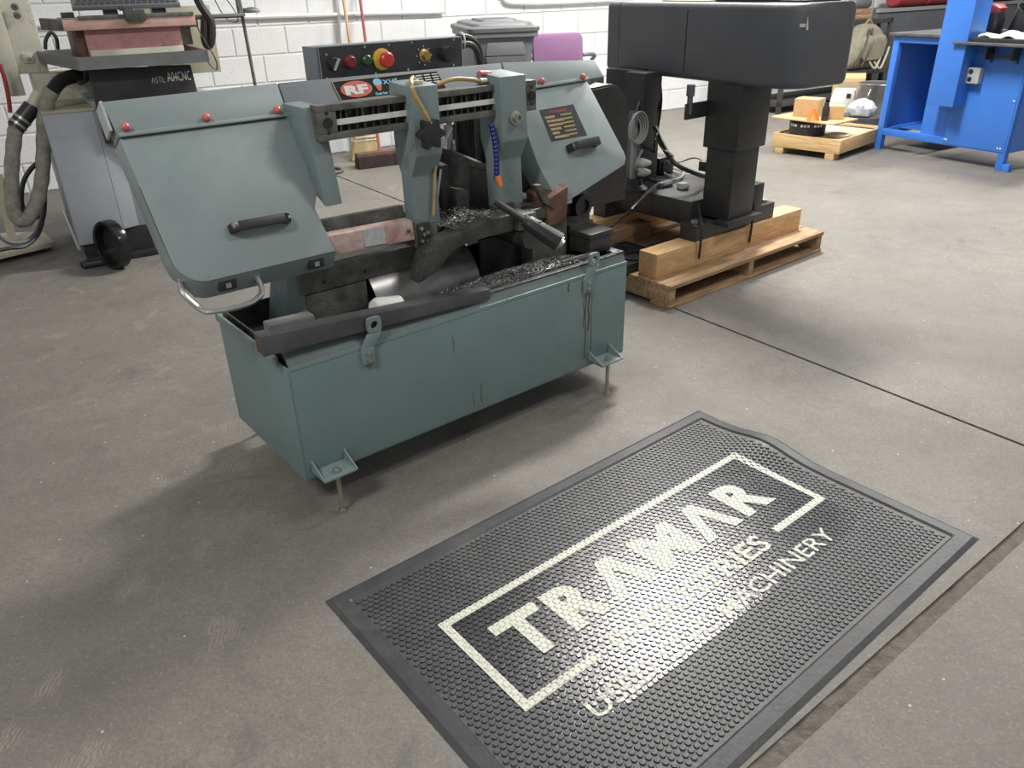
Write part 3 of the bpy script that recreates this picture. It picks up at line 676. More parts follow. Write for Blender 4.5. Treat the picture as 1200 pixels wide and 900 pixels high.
    e_ = dial(447, 69.5, [(.030, 0), (.030, .007), (.024, .010), (0, .010)], 'yellow', 'stop_ring', lab='yellow ring')
    c = Vector(S(447, 69.5, v=v0-.004)); t.part('stop_button', MB().lathe(tuple(c+Vector((0, -.01, 0))), (0, -1, 0), [(.012, 0), (.012, .014), (.022, .016), (.022, .026), (.017, .031), (0, .032)], 20), 'redbtn', e_, label='red mushroom stop button')
    e_ = dial(497, 65, [(.019, 0), (.019, .003), (.012, .006), (.012, .02), (0, .02)], 'brass', 'speed_dial', lab='brass speed dial')
    e_ = dial(521, 62.5, [(.025, 0), (.025, .012), (.021, .030), (0, .031)], 'black', 'selector_dial', n=8)
    for px_, py_ in ((382, 64), (427, 55), (455, 52.5), (482, 50), (531, 46.5), (383, 92), (440, 86), (478, 81.5), (531, 76)):
        c = S(px_, py_, v=v0-.004); t.part('panel_screw', MB().cyl(c, (c[0], c[1]-.003, c[2]), .0035, n=8), 'steel', fp)
    for k in range(8):
        a = math.pi*2*k/8; c = S(497, 65, v=v0-.0045); t.part('dial_tick', MB().box(c[0]+.026*math.cos(a)-.0015, c[0]+.026*math.cos(a)+.0015, v0-.0052, v0-.004, c[2]+.026*math.sin(a)-.0015, c[2]+.026*math.sin(a)+.0015), 'paper', fp)
    for dx in (0, .022):
        pts = [(.83, .53+dx, 1.085+dx), (.875, .53+dx, 1.105+dx), (.915+dx, .53+dx, 1.09+dx*.6), (.935+dx, .535+dx, 1.03), (.94+dx, .55, .95), (.94+dx, .56, .85)]
        t.part('control_hose', MB().tube(spline(pts, 6), .0105, 8), 'rubber', cb)
    t.part('cable_tie', MB().tube([(.868+.004*math.cos(a), .541+.026*math.cos(a), 1.115+.026*math.sin(a)) for a in np.linspace(0, 2*math.pi, 12)[:-1]], .0025, 5, close=True), 'paper', cb)
    # ---- guide beam with rule
    beam = t.part('guide_beam', MB().box(.188, .905, .222, .262, 1.001, 1.018).box(.188, .905, .222, .262, .932, .949).box(.188, .905, .25, .262, .949, 1.001).box(.188, .238, .222, .25, .949, 1.001).box(.868, .905, .222, .25, .949, 1.001), 'cast', bevel=.002)
    t.part('rack_back', MB().box(.238, .868, .246, .2505, .949, 1.001), 'black', beam)
    t.part('rule', MB().box(.236, .872, .226, .230, .966, .980), 'paper', beam, label='white measuring rule')
    for k in range(26):
        u = .250+k*.0238; sg = (-1) ** k
        t.part('rack_rib', MB().hexa([(u, .232, .950), (u+.004, .232, .950), (u+.004, .246, .950), (u, .246, .950), (u+.005*sg, .232, 1.0), (u+.004+.005*sg, .232, 1.0), (u+.004+.005*sg, .246, 1.0), (u+.005*sg, .246, 1.0)]), 'oily' if k % 3 else 'cast', beam)
    for u in (.212, .887):
        e_ = t.part('end_bolt', bolt(MB(), (u, .222, .975), (0, -1, 0), .013, .004, 16), 'black', beam)
        for z in (.998, .951): t.part('screw_hole', bolt(MB(), (u, .2225, z), (0, -1, 0), .005, .001), 'black', e_)
    t.part('beam_gusset', MB().hexa([(.182, .236, .765), (.232, .236, .765), (.236, .30, .79), (.186, .30, .79), (.168, .262, 1.012), (.222, .262, 1.012), (.226, .39, 1.012), (.172, .39, 1.012)]), 'teal2', head, bevel=.003)
    # ---- guide arms
    def arm(ua, ub, taper):
        prof = [(.196, 1.04), (.196, .86), (.232, .80), (.232, .655), (.285, .655), (.285, .80), (.305, .86), (.305, 1.048)]
        mb = MB().prism(prof, lambda v, z, u: (u, v, z), ua, ub)
        mb.map(lambda u, v, z: (u+taper*(1-(z-.655)/.39), v, z))
        return t.part('guide_arm', mb, 'teal2', bevel=.004)
    a1 = arm(.447, .534, .004); a2 = arm(.745, .843, .012)
    for ar, u in ((a1, .455), (a2, .775)):
        gb = t.part('guide_block', MB().box(u-.012, u+.068, .228, .29, .598, .664), 'cast', ar, bevel=.002)
        pl = t.part('guide_plate', MB().box(u-.004, u+.036, .220, .229, .604, .668), 'blackmetal', gb, bevel=.002)
        for a, b in ((.006, .618), (.006, .655), (.026, .612), (.026, .64), (.014, .636)):
            t.part('cap_screw', bolt(MB(), (u+a, .2205, b), (0, -1, 0), .0055, .006, 10), 'steel', pl)
    c = Vector(S(505, 157, v=.165)); pr = []
    for k in range(48):
        a = 2*math.pi*k/48; q = .036+.007*math.cos(6*a); pr.append((c.x+q*math.cos(a), c.z+q*math.sin(a)))
    kn = t.part('star_knob', MB().prism(pr, lambda a, b, v: (a, v, b), .155, .180), 'black', a1, bevel=.004, label='black star-shaped clamping knob')
    t.part('knob_hub', MB().cyl((c.x, .178, c.z), (c.x, .198, c.z), .016, n=14), 'black', kn)
    c = Vector(S(604, 138, v=.19)); bb = t.part('clamp_bolt', MB().lathe(tuple(c), (0, -1, 0), [(.020, -.006), (.020, .002), (.013, .004), (.013, .018), (.007, .018), (.007, .012), (0, .012)], 18), 'zinc', a2)
    # coolant line
    t.part('coolant_hose', MB().tube(spline([S(488, 97, v=.26), S(484, 91, v=.25), S(482, 97, v=.19), S(486, 112, v=.175), S(495, 128, v=.172), S(502, 141, v=.172), S(504, 150, v=.19)], 6), .0062, 8), 'hoseyel', a1)
    t.part('coolant_hose', MB().tube(spline([S(512, 99, v=.25), S(530, 93, v=.25), S(550, 93, v=.25), S(566, 96, v=.25)], 6), .006, 8), 'hoseyel', a1)
    t.part('hose_fitting', MB().tube([S(562, 95.5, v=.25), S(575, 95.5, v=.25)], .009, 8), 'zinc', a2)
    t.part('coolant_hose', MB().tube(spline([S(512, 168, v=.21), S(510, 200, v=.222), S(509, 228, v=.222), S(508, 252, v=.222)], 6), .0042, 8), 'hoseyel', a1)
    t.part('hose_clip', MB().box(.462, .50, .215, .24, 1.040, 1.052), 'pvc', a1, bevel=.003)
    t.part('valve_lever', MB().tube([S(562, 86, v=.26), S(574, 86, v=.27)], .0075, 8), 'knob', a2, label='small red valve lever')
    seg = [S(576+7*k/12+2*math.sin(k*.3), 148+60*k/12, u=.728) for k in range(13)]
    nz = t.part('coolant_nozzle', MB().tube(seg, .006, 8), 'bluehose', a2, label='blue segmented coolant hose with orange tip')
    for p_ in seg: t.part('hose_segment', sphere(MB(), p_, .0095, 10), 'bluehose', nz)
    t.part('nozzle_tip', MB().tube([S(583, 207, u=.728), S(587, 219, u=.728)], lambda i: (.010, .006)[i], 10), 'orange', nz)
    t.part('cable', MB().tube(spline([S(530, 150, v=.3), S(523, 163, v=.3), S(516, 176, v=.32)], 6), .0035, 6), 'paper', bk)
    # ---- blade and its red guard
    t.part('blade', MB().box(.10, 1.10, .266, .2675, .606, .640), 'steel')
    rg = t.part('blade_guard', MB().hexa([(.150, .222, .640), (.440, .222, .626), (.440, .262, .626), (.150, .262, .640), (.150, .230, .690), (.440, .230, .680), (.440, .262, .684), (.150, .262, .694)]), 'red', bevel=.003, label='scuffed red blade guard')
    t.part('guard_label', MB().hexa([(.278, .220, .640), (.345, .220, .636), (.345, .2225, .636), (.278, .2225, .640), (.278, .2275, .686), (.345, .2275, .683), (.345, .2295, .683), (.278, .2295, .686)]), 'silver', rg)
    t.part('guard_stud', bolt(MB(), (.42, .224, .655), (0, -1, 0), .005, .006, 8), 'rust', rg)
    t.part('guide_bar', MB().hexa([(.15, .30, .668), (.46, .30, .66), (.46, .325, .66), (.15, .325, .668), (.15, .31, .712), (.46, .31, .706), (.46, .33, .706), (.15, .33, .712)]), 'cast', head, bevel=.002)
    # ---- drive end
    arc = [(1.27, .50), (1.27, .93)]+[(1.46+.11*math.sin(a), .83+.11*math.cos(a)) for a in np.linspace(0, math.pi/2, 8)]+[(1.57, .50)]
    mt_ = t.part('belt_guard', MB().prism(arc, lambda a, b, v: (a, v, b), .46, .60), 'black', bevel=.006)
    t.part('guard_seam', MB().prism([(p_[0]*.97+.04, p_[1]*.97+.02) for p_ in arc], lambda a, b, v: (a, v, b), .452, .462), 'blackmetal', mt_)
    pv = t.part('pivot_bracket', MB().box(1.13, 1.24, .32, .46, .50, .66), 'blackmetal', bevel=.003)
    t.part('pivot_ring', MB().lathe((1.185, .325, .572), (0, -1, 0), [(.040, 0), (.040, .03), (.026, .03), (.026, .02), (0, .02)], 18), 'black', pv)
    t.part('pivot_plate', MB().box(1.165, 1.215, .312, .322, .575, .66), 'cast', pv)
    t.part('pivot_base', MB().box(1.05, 1.16, .22, .40, .455, .545), 'oily', pv, bevel=.003)
    t.part('base_stop', MB().box(1.04, 1.14, .115, .21, .47, .525).box(1.035, 1.145, .11, .215, .525, .540), 'pan', pv, bevel=.002)
build_saw()
# swarf in the pan: uncountable
def swarf():
    rnd = random.Random(3); mb = MB()
    def sl(c, L_):
        a = rnd.uniform(0, 6.28); b = rnd.uniform(-.5, .7); d = Vector((math.cos(a)*math.cos(b), math.sin(a)*math.cos(b), math.sin(b))); n = Vector((rnd.uniform(-1, 1), rnd.uniform(-1, 1), rnd.uniform(-1, 1))).normalized(); s_ = d.cross(n).normalized()*.0009
        c = Vector(c); m_ = c+n*L_*.35; P_ = [c-d*L_-s_, c-d*L_+s_, m_+s_, m_-s_, c+d*L_+s_, c+d*L_-s_]
        mb.add(P_, [(0, 1, 2, 3), (3, 2, 4, 5)])
    def heap(u, v):   # height of the heap in the pan
        return .422+.050*math.exp(-((u-.74)/.26)**2-((v-.14)/.10)**2)+.030*math.exp(-((u-.95)/.14)**2-((v-.12)/.06)**2)
    G = 30; us = np.linspace(.33, 1.05, G); vs_ = np.linspace(.085, .30, 12)
    mb.add([(u, v, heap(u, v)+rnd.uniform(-.003, .003)) for v in vs_ for u in us], [(j*G+i, j*G+i+1, (j+1)*G+i+1, (j+1)*G+i) for j in range(11) for i in range(G-1)])
    for k in range(9000):
        u = min(1.05, max(.33, rnd.gauss(.74, .17))); v = min(.3, max(.09, rnd.gauss(.14, .06))); sl((u, v, heap(u, v)+rnd.uniform(0, .009)), rnd.uniform(.003, .008))
    for k in range(1300):
        u = rnd.gauss(.66, .07); v = rnd.gauss(.24, .03)
        if .52 < u < .85 and .17 < v < .33: sl((u, v, .640+max(0, .03*math.exp(-((u-.62)/.06)**2))*rnd.random()+.006), rnd.uniform(.003, .007))
    M['swarf'] = mat('steel_swarf', (.24, .24, .235), .4, .5, var=.6, scale=90)
    single('metal_swarf', mb, 'swarf', 'heap of fine dark steel swarf lying in the saw pan and vise', 'metal chips', SF, (.7, .15, .4), kind='stuff')
swarf()
single('steel_block', MB().hexa([(-.075, .10, .500), (.045, .10, .495), (.045, .14, .495), (-.075, .14, .500), (-.075, .10, .525), (.045, .10, .520), (.045, .14, .520), (-.075, .14, .525)]).map(lambda x, y, z: (x, y-.005, z+.021)), 'chute', 'short bright steel flat lying on the saw\'s left rail end', 'steel bar', SF, (-.02, .12, .52), bevel=.002)
c = SF.at(452, 360, v=.13)
single('plastic_cup', MB().lathe(c, (.93, .1, -.2), [(.0, -.046), (.022, -.042), (.029, -.03), (.030, .045), (.026, .045), (.024, -.03), (.0, -.035)], 18), 'white', 'white plastic cup lying in the swarf pan behind the stock rail', 'cup', SF, c)

# =================================================================== PALLET AND COMPARATOR
def build_pallet():
    t = Thing('wooden_pallet', 'weathered wooden shipping pallet under the black machine', 'pallet', SF, (2.37, .86, 0))
    U0, U1, V0, V1 = 1.775, 2.965, .362, 1.40
    for u in (1.780, 2.345, 2.925): t.part('stringer', MB().box(u, u+.036, V0+.005, V1, .016, .088), 'woodold', bevel=.002)
    vs = [V0, V0+.125, V0+.29, V0+.46, V0+.62, V0+.78, V0+.90]
    for k, v in enumerate(vs): t.part('deck_board', MB().box(U0-.004*(k % 2), U1+.003*(k % 3), v, v+(.115 if k else .118), .088, .106), 'woodold', bevel=.002)
    for v in (V0, V0+.46, V1-.12): t.part('bottom_board', MB().box(U0, U1, v, v+.11, 0, .016), 'woodold', bevel=.002)
build_pallet()
def bearer(u0, u1, v0, v1, z0, z1, label, mt='woodnew', g='timber bearers under the machine'):
    return single('timber_bearer', MB().box(u0, u1, v0, v1, z0, z1), mt, label, 'timber', SF, ((u0+u1)/2, (v0+v1)/2, z0), bevel=.003, group=g)
bearer(1.80, 2.90, .468, .572, .106, .216, 'pale square timber bearer under the front foot of the black machine')
bearer(1.79, 2.95, 1.03, 1.13, .106, .216, 'pale square timber bearer under the rear foot of the black machine')
bearer(1.76, 2.25, .90, .985, .106, .19, 'short rough timber offcut beside the round-recess tray', 'woodold')
def build_comparator():
    t = Thing('optical_comparator', 'tall black machine with a long padded housing on two columns', 'machine', SF, (2.35, .8, .216))
    S = SF.at
    ft = t.part('front_foot', MB().box(2.06, 2.66, .475, .565, .216, .292), 'blackmetal', bevel=.004)
    for u in (2.09, 2.62): t.part('foot_bolt', MB().cyl((u, .51, .29), (u, .51, .306), .016, n=6), 'zinc', ft)
    t.part('rear_foot', MB().box(2.06, 2.66, 1.04, 1.125, .216, .292), 'blackmetal', bevel=.004)
    bs = t.part('base_frame', MB().box(2.12, 2.62, .56, 1.20, .262, .372), 'blackmetal', bevel=.006)
    t.part('base_seam', MB().box(2.118, 2.124, .80, .806, .27, .37), 'black', bs)
    col = t.part('front_column', MB().box(2.22, 2.40, .425, .575, .27, .64), 'blackmetal', bevel=.004)
    t.part('column_sleeve', MB().box(2.205, 2.42, .41, .59, .60, .89), 'blackmetal', col, bevel=.006)
    t.part('column_foot_plate', MB().box(2.19, 2.45, .40, .60, .27, .292), 'blackmetal', col, bevel=.003)
    t.part('jack_block', MB().box(2.44, 2.53, .46, .56, .292, .41), 'black', col, bevel=.004)
    rc = t.part('rear_column', MB().box(2.16, 2.36, .98, 1.16, .36, .90), 'blackmetal', bevel=.004)
    t.part('junction_box', MB().box(2.10, 2.2, .86, .98, .66, .90), 'blackmetal', rc, bevel=.004)
    for v in (.60, 1.14):
        ar = t.part('side_arm', MB().box(2.05, 2.22, v-.03, v-.018, .735, .80), 'blackmetal', rc if v > 1 else col, bevel=.002)
        t.part('adjusting_screw', MB().cyl((2.075, v-.024, .76), (2.075, v-.024, .865), .012, n=10).cyl((2.075, v-.024, .83), (2.075, v-.024, .875), .019, n=6), 'darkgrey', ar)
        t.part('arm_hole', MB().cyl((2.075, v-.0305, .765), (2.075, v-.0315, .765), .009, n=12), 'paper', ar)
    # long housing, turned a little against the base
    HB = Frame(SF.world((2.14, .13, 0)), 31)     # u into depth, v along its length
    hb = Thing.__new__(Thing); hb.fr = HB; hb.base = np.array((0, 0, 0.)); hb.o = t.o
    def hpart(nm, mb, mt, par=None, **k):
        # convert housing-frame coordinates to the comparator's frame
        R_ = SF.M@HB.M.T; off = SF.M@(HB.o-SF.o)
        mb.map(lambda x, y, z: tuple(R_@np.array((x, y, z))+off)); return t.part(nm, mb, mt, par, **k)
    LN = 1.10
    zb0, zt0 = .872, 1.182
    def sec(y):   # cross-section rectangle at y along the length
        e = max(0, (.16-y)/.16); q = 1-(1-e*e)**.5 if e < 1 else 1
        return .0+.08*q, .345-.05*q, zb0+.012*q, zt0-.0*q
    rings = []
    for y in [0, .01, .03, .06, .10, .16, .4, .7, 1.08]:
        x0, x1, z0, z1 = sec(y); rings.append([(x, y, z) for x, z in rrect(x0, x1, z0, z1, .028, 5)])
    hs = hpart('housing', MB().rings(rings), 'blacksatin', smooth=40)
    hpart('housing_end_cap', MB().rings([[(x, y, z) for x, z in rrect(.002, .343, zb0+.004, zt0, .026, 5)] for y in (1.086, 1.17)]), 'blacksatin', hs, smooth=40)
    hpart('seam_strip', MB().box(-.0015, .003, .615, .620, zb0+.03, zt0-.03), 'black', hs)
    hpart('tape_patch', MB().add([(-.0+.0, 0, 0)], []) if 0 else MB().prism([(.075, 1.09), (.112, 1.09), (.112, 1.135), (.080, 1.135)], lambda a, b, d: (.052-(a-.075)*.55+d, a-.075+.012, b), -.004, -.001).prism([(.115, 1.10), (.14, 1.10), (.14, 1.112), (.115, 1.112)], lambda a, b, d: (.03+d, a-.075-.03, b), -.004, -.001), 'paper', hs, label='torn silver tape')
    hpart('top_hood', MB().rings([[(x, y, z) for x, y in rrect(.06, .29, .22, .55, .05, 5)] for z in (1.18, 1.21)]), 'black', hs, smooth=40)
    hpart('top_tray', MB().box(.05, .30, .56, .84, 1.182, 1.188), 'board', hs)
    hpart('lens_flange', MB().box(.08, .28, .06, .20, 1.181, 1.190), 'black', hs, bevel=.003)
    return t
COMP = build_comparator()
def cable(name, pts, r, mt, label, cat='cable', frame=SF, group='loose cables around the black machine', n=6, sm=7):
    b = pts[len(pts)//2]
    return single(name, MB().tube(spline(pts, sm), r, n), mt, label, cat, frame, b, group=group)
S = SF.at
cable('strap', [S(777, 214, z=.378), S(764, 221, v=.80), S(735, 250, v=.70), S(701, 277, z=.112)], .007, 'black', 'black tie strap slanting down beside the round-recess tray', 'strap', group='tie straps holding the machine', n=5)
cable('strap', [S(818, 240, v=.55), S(822, 262, v=.45), S(821, 285, v=.450), S(819, 303, v=.455)], .006, 'black', 'black tie strap beside the front column foot', 'strap', group='tie straps holding the machine', n=5)
cable('strap', [S(882, 230, v=.455), S(883, 246, v=.455), S(881, 265, v=.455), S(878, 284, v=.457)], .006, 'black', 'black tie strap at the far end of the front foot', 'strap', group='tie straps holding the machine', n=5)
# cables hanging from the housing
def wire(pts, r, mt, label): COMP.part('cable', MB().tube(spline(pts, 7), r, 6), mt, label=label)
wire([S(752, 98, v=1.05), S(760, 130, v=1.0), S(775, 165, v=.9), S(790, 190, v=.78), S(812, 202, v=.72), S(835, 209, z=.385)], .011, 'rubber', 'thick black cable drooping from the housing to the front column')
wire([S(774, 98, v=1.0), S(775, 120, v=.98), S(771, 150, v=.95), S(767, 170, v=.9), S(770, 190, z=.40)], .006, 'rubber', 'thin black cable hanging in a loop under the housing')
wire([S(752, 176, v=.9), S(745, 196, v=.82), S(757, 208, z=.385), S(775, 212, z=.382), S(798, 208, z=.382), S(800, 196, z=.382), S(785, 194, z=.382), S(778, 202, z=.382), S(792, 209, z=.384)], .0065, 'greycable', 'pale grey power cord looped on the black base')
wire([S(766, 140, v=.95), S(771, 165, v=.85), S(790, 190, z=.382), S(815, 185, z=.40), S(832, 196, z=.382)], .004, 'rubber', 'thin black wire arching over the cable pile')
wire([S(768, 150, v=.95), S(774, 172, v=.9), S(788, 182, v=.8), S(783, 196, z=.385), S(800, 204, z=.385), S(822, 203, z=.385)], .004, 'paper', 'thin white wire tangled in the cable pile')
def coil():
    c = Vector(S(744, 152, v=.86)); mb = MB()
    for k in range(4):
        q = .046+.006*k; mb.tube([c+Vector((q*.9*math.cos(a)+.003*k, -.006*k-.05*math.cos(a)*0, q*1.1*math.sin(a)+.003*k)) for a in np.linspace(0, 2*math.pi, 22)[:-1]], .0045, 6, close=True)
    COMP.part('cable_coil', mb, 'greycable', label='coiled grey cord')
coil()
def power_strip():
    c = Vector(S(745, 160, v=.90)); t = Thing('power_strip', 'upright grey power strip with two white plugs', 'power strip', SF, (c.x, .90, .372))
    t.part('strip_body', MB().box(c.x-.032, c.x+.025, .885, .925, .42, .74), 'darkgrey', bevel=.012)
    t.part('strip_face', MB().box(c.x-.034, c.x-.006, .878, .90, .40, .73), 'greycable', bevel=.006)
    t.part('strip_base', MB().lathe((c.x, .9, .372), (0, 0, 1), [(.07, 0), (.07, .012), (.045, .03), (.04, .06), (0, .06)], 18), 'black')
    for z in (.462, .505):
        t.part('plug', MB().lathe((c.x+.005, .882, z), (.65, -.76, -.05), [(.020, 0), (.022, .02), (.014, .05), (.008, .062), (0, .062)], 12), 'white')
    t.part('strap_loop', MB().tube(spline([(c.x-.02, .89, .72), (c.x+.0, .885, .78), (c.x+.02, .89, .74)], 5), .005, 6), 'darkgrey')
power_strip()
def adapter(px, py, w_, d_, h_, mt, label, nm='power_adapter'):
    c = S(px, py, z=.372); single(nm, MB().box(c[0]-w_, c[0]+w_, c[1]-d_, c[1]+d_, .372, .372+h_).box(c[0]-w_*.7, c[0]+w_*.7, c[1]-d_-.01, c[1]-d_+.002, .378, .372+h_*.8), mt, label, 'adapter', SF, (c[0], c[1], .372), bevel=.004, group='adapters on the machine base')
adapter(772, 202, .055, .05, .085, 'black', 'black power adapter block in the middle of the cable pile')
adapter(826, 200, .025, .025, .05, 'black', 'small black plug adapter beside the front column')
adapter(779, 218, .045, .016, .022, 'greycable', 'grey cable connector lying on the front edge of the black base')
adapter(800, 221, .022, .02, .028, 'paper', 'small white connector with a notch on the front edge of the black base')
# black tray with round recesses, lying on the pallet
def recess_tray():
    u0, u1, v0, v1 = 1.765, 2.02, .60, .86; z0, z1 = .106, .150
    t = Thing('recess_tray', 'flat black tray with two round recesses lying on the pallet', 'tray', SF, ((u0+u1)/2, (v0+v1)/2, z0))
    n = 32; b = t.part('tray_body', MB().box(u0, u1, v0, v1, z0, z1-.016), 'black', bevel=.004)
    for cy in (v0+.072, v0+.19):
        cx = (u0+u1)/2; ring = []
        for r_, z in ((.048, z1-.016), (.048, z1), (.062, z1), (.064, z1-.016)): ring.append([(cx+r_*1.15*math.cos(2*math.pi*k/n), cy+r_*math.sin(2*math.pi*k/n), z) for k in range(n)])
        t.part('recess_ring', MB().rings(ring, close=True), 'black', b)
    t.part('tray_rim', MB().tray(u0, u1, v0, v1, z1-.018, z1-.002, .008), 'black', b)
recess_tray()
c = S(829, 301, z=.106)
single('pipe_fitting', MB().lathe((c[0], c[1], .124), (.9, .3, 0), [(.012, 0), (.017, .004), (.017, .02), (.012, .022), (.012, .06), (.008, .06), (.008, .0)], 12, closed=True), 'zinc', 'small grey pipe fitting lying on the pallet beside the front bearer', 'fitting', SF, (c[0], c[1], .106))

# =================================================================== GRINDER (left)
def build_grinder():
    t = Thing('surface_grinder', 'slate grey machine tool with a faded red table above a metal tray', 'machine', GF, (.45, .4, 0))
    G = GF.at
    cab = t.part('cabinet', MB().box(.0, .226, 0, .75, .11, .76).box(.226, .80, .035, .75, .15, .80).prism([(.226, -.0), (.31, .035), (.226, .035)], lambda a, b, z: (a, b, z), .16, .76), 'grind', bevel=.006)
    t.part('cabinet_top', MB().box(.0, .24, 0, .7, .76, .775), 'khaki', cab, bevel=.003)
    t.part('plinth', MB().box(.02, .80, .03, .75, .02, .16), 'blackmetal', cab)
    t.part('foot_rail', MB().box(-.02, .85, -.02, .05, .0, .03), 'blackmetal', cab, bevel=.003)
    t.part('skirt_bar', MB().tube([(-.005, -.03, .10), (-.01, .6, .17)], .008, 6), 'steel', cab)
    bp = t.part('front_cover', MB().prism([(.245, .60), (.245, .948), (.725, .938), (.732, .80), (.775, .79), (.775, .60)], lambda a, b, v: (a, v, b), -.02, .03), 'blackmetal', bevel=.004)
    t.part('cover_print', text_on('ASTL', lambda x, y: (.52+x, -.0215, .866+y), .030, .065, .0), 'silver', bp)
    t.part('cover_print', text_on('A04CNC', lambda x, y: (.598+x, -.0215, .868+y), .045, .115, .0), 'paper', bp)
    # tray
    lb = G(52, 50, z=1.01); y1 = min(lb[1], .8)
    P = [(.205, -.12), (.80, -.12), (.80, .62), (.205-.10*(y1+.12)/.7, .62)]
    tr = MB(); zb, zt = .955, 1.012; inn = [(.215, -.11), (.79, -.11), (.79, .61), (P[3][0]+.01, .61)]
    vs = [(*p, zb) for p in P]+[(*p, zt) for p in P]+[(*p, zt) for p in inn]+[(*p, zb+.006) for p in inn]; fs = [(3, 2, 1, 0), (12, 13, 14, 15)]
    for i in range(4):
        j = (i+1) % 4; fs += [(i, j, 4+j, 4+i), (4+i, 4+j, 8+j, 8+i), (8+i, 8+j, 12+j, 12+i)]
    ty = t.part('coolant_tray', MB().add(vs, fs), 'tray')
    t.part('drain_spout', MB().tube(spline([G(100, 80, v=.05), G(99, 90, v=.05), G(90, 95, v=.05)], 5), .024, 10), 'black', ty)
    sd = t.part('saddle', MB().box(.268, .70, -.06, .5, .97, 1.125), 'pink', bevel=.004)
    t.part('saddle_strip', MB().box(.275, .70, -.068, -.058, .97, 1.035), 'cream', sd, bevel=.002)
    t.part('saddle_wing', MB().box(.235, .268, -.04, .5, .98, 1.122), 'rust', sd, bevel=.003)
    tb = t.part('table', MB().box(.185, .775, -.10, .22, 1.125, 1.172), 'pink2', bevel=.003)
    t.part('table_top', MB().box(.188, .772, -.098, .20, 1.170, 1.176), 'tray', tb)
    t.part('stop_rail', MB().box(.255, .77, -.104, -.085, 1.168, 1.186), 'cast', tb, bevel=.002)
    t.part('stop_dog', MB().box(.455, .545, -.125, -.07, 1.155, 1.205).box(.44, .50, -.11, -.07, 1.2, 1.222), 'oily', tb, bevel=.003)
    t.part('table_end', MB().hexa([(.105, .12, 1.128), (.187, -.10, 1.125), (.187, .2, 1.125), (.12, .22, 1.128), (.105, .12, 1.178), (.187, -.10, 1.172), (.187, .2, 1.172), (.12, .22, 1.178)]), 'cast', tb, bevel=.003)
    t.part('table_clip', MB().box(.20, .255, .05, .09, 1.176, 1.20), 'oily', tb, bevel=.002)
    # cream column
    cl = t.part('column', MB().box(-.075, .110, .60, .85, .905, 2.0).box(-.105, -.03, .58, .64, .80, 2.0), 'cream', bevel=.008)
    t.part('column_base', MB().box(.02, .36, .48, .85, .60, .905), 'cream', cl, bevel=.008)
    for px_, py_ in ((17, 8), (20, 18)):
        c = G(px_, py_, v=.575); t.part('column_bolt', MB().lathe(c, (0, -1, 0), [(.018, 0), (.018, .008), (.008, .010), (.008, .006), (0, .006)], 12), 'cast', cl)
    c = G(33, 68, v=.598); pl = t.part('bolt_plate', MB().box(c[0]-.022, c[0]+.022, .590, .602, c[2]-.024, c[2]+.024), 'cream', cl, bevel=.002)
    t.part('plate_bolt', MB().lathe((c[0], .59, c[2]), (0, -1, 0), [(.012, 0), (.012, .008), (0, .010)], 10), 'zinc', pl)
    t.part('rear_panel', MB().box(.62, 1.02, .66, .70, .84, 1.20), 'khaki', bevel=.003)
    t.part('rear_box', MB().box(.72, .84, .40, .60, 1.012, 1.15), 'cast', bevel=.004)
    # wiring
    hz = t.part('hose_bundle', MB().tube(spline([G(228, -8, v=.35), G(236, 8, v=.35), G(247, 25, v=.35), G(248, 45, v=.35), G(244, 54, v=.36), G(240, 45, v=.36), G(240, 20, v=.36)], 6), .022, 8), 'rubber')
    t.part('wire', MB().tube(spline([G(228, 25, v=.3), G(238, 45, v=.3), G(252, 68, v=.3), G(254, 81, v=.3), G(248, 78, v=.3), G(240, 68, v=.3)], 6), .0035, 5), 'rubber', hz)
    t.part('wire', MB().tube(spline([G(249, -5, v=.5), G(262, 18, v=.5), G(274, 26, v=.5), G(279, 22, v=.5), G(270, 5, v=.5), G(258, -8, v=.5)], 6), .003, 5), 'rubber', hz)
    t.part('mouse_shelf', MB().box(.86, 1.14, .36, .42, 1.142, 1.158), 'tray', bevel=.003)
    t.part('shelf_post', MB().tube(spline([(1.13, .44, 1.15), (1.13, .45, 1.4), (1.13, .45, 1.7)], 3), .012, 8).tube([(1.14, .44, 1.24), (1.155, .44, .6), (1.16, .46, .08)], .010, 8).box(.85, 1.14, .40, .45, 1.135, 1.145).box(.80, .88, .38, .46, 1.10, 1.145), 'cast')
    # side hoses
    t.part('cabinet_hose', MB().tube(spline([G(53, 58, v=.4), G(54, 46, v=.4), G(60, 38, v=.4), G(66, 45, v=.4), G(68, 58, v=.4)], 6), .009, 8), 'rubber')
    t.part('back_pipes', MB().box(.02, .22, .55, .62, .0, .60), 'blackmetal')
    return t
GRIND = build_grinder()
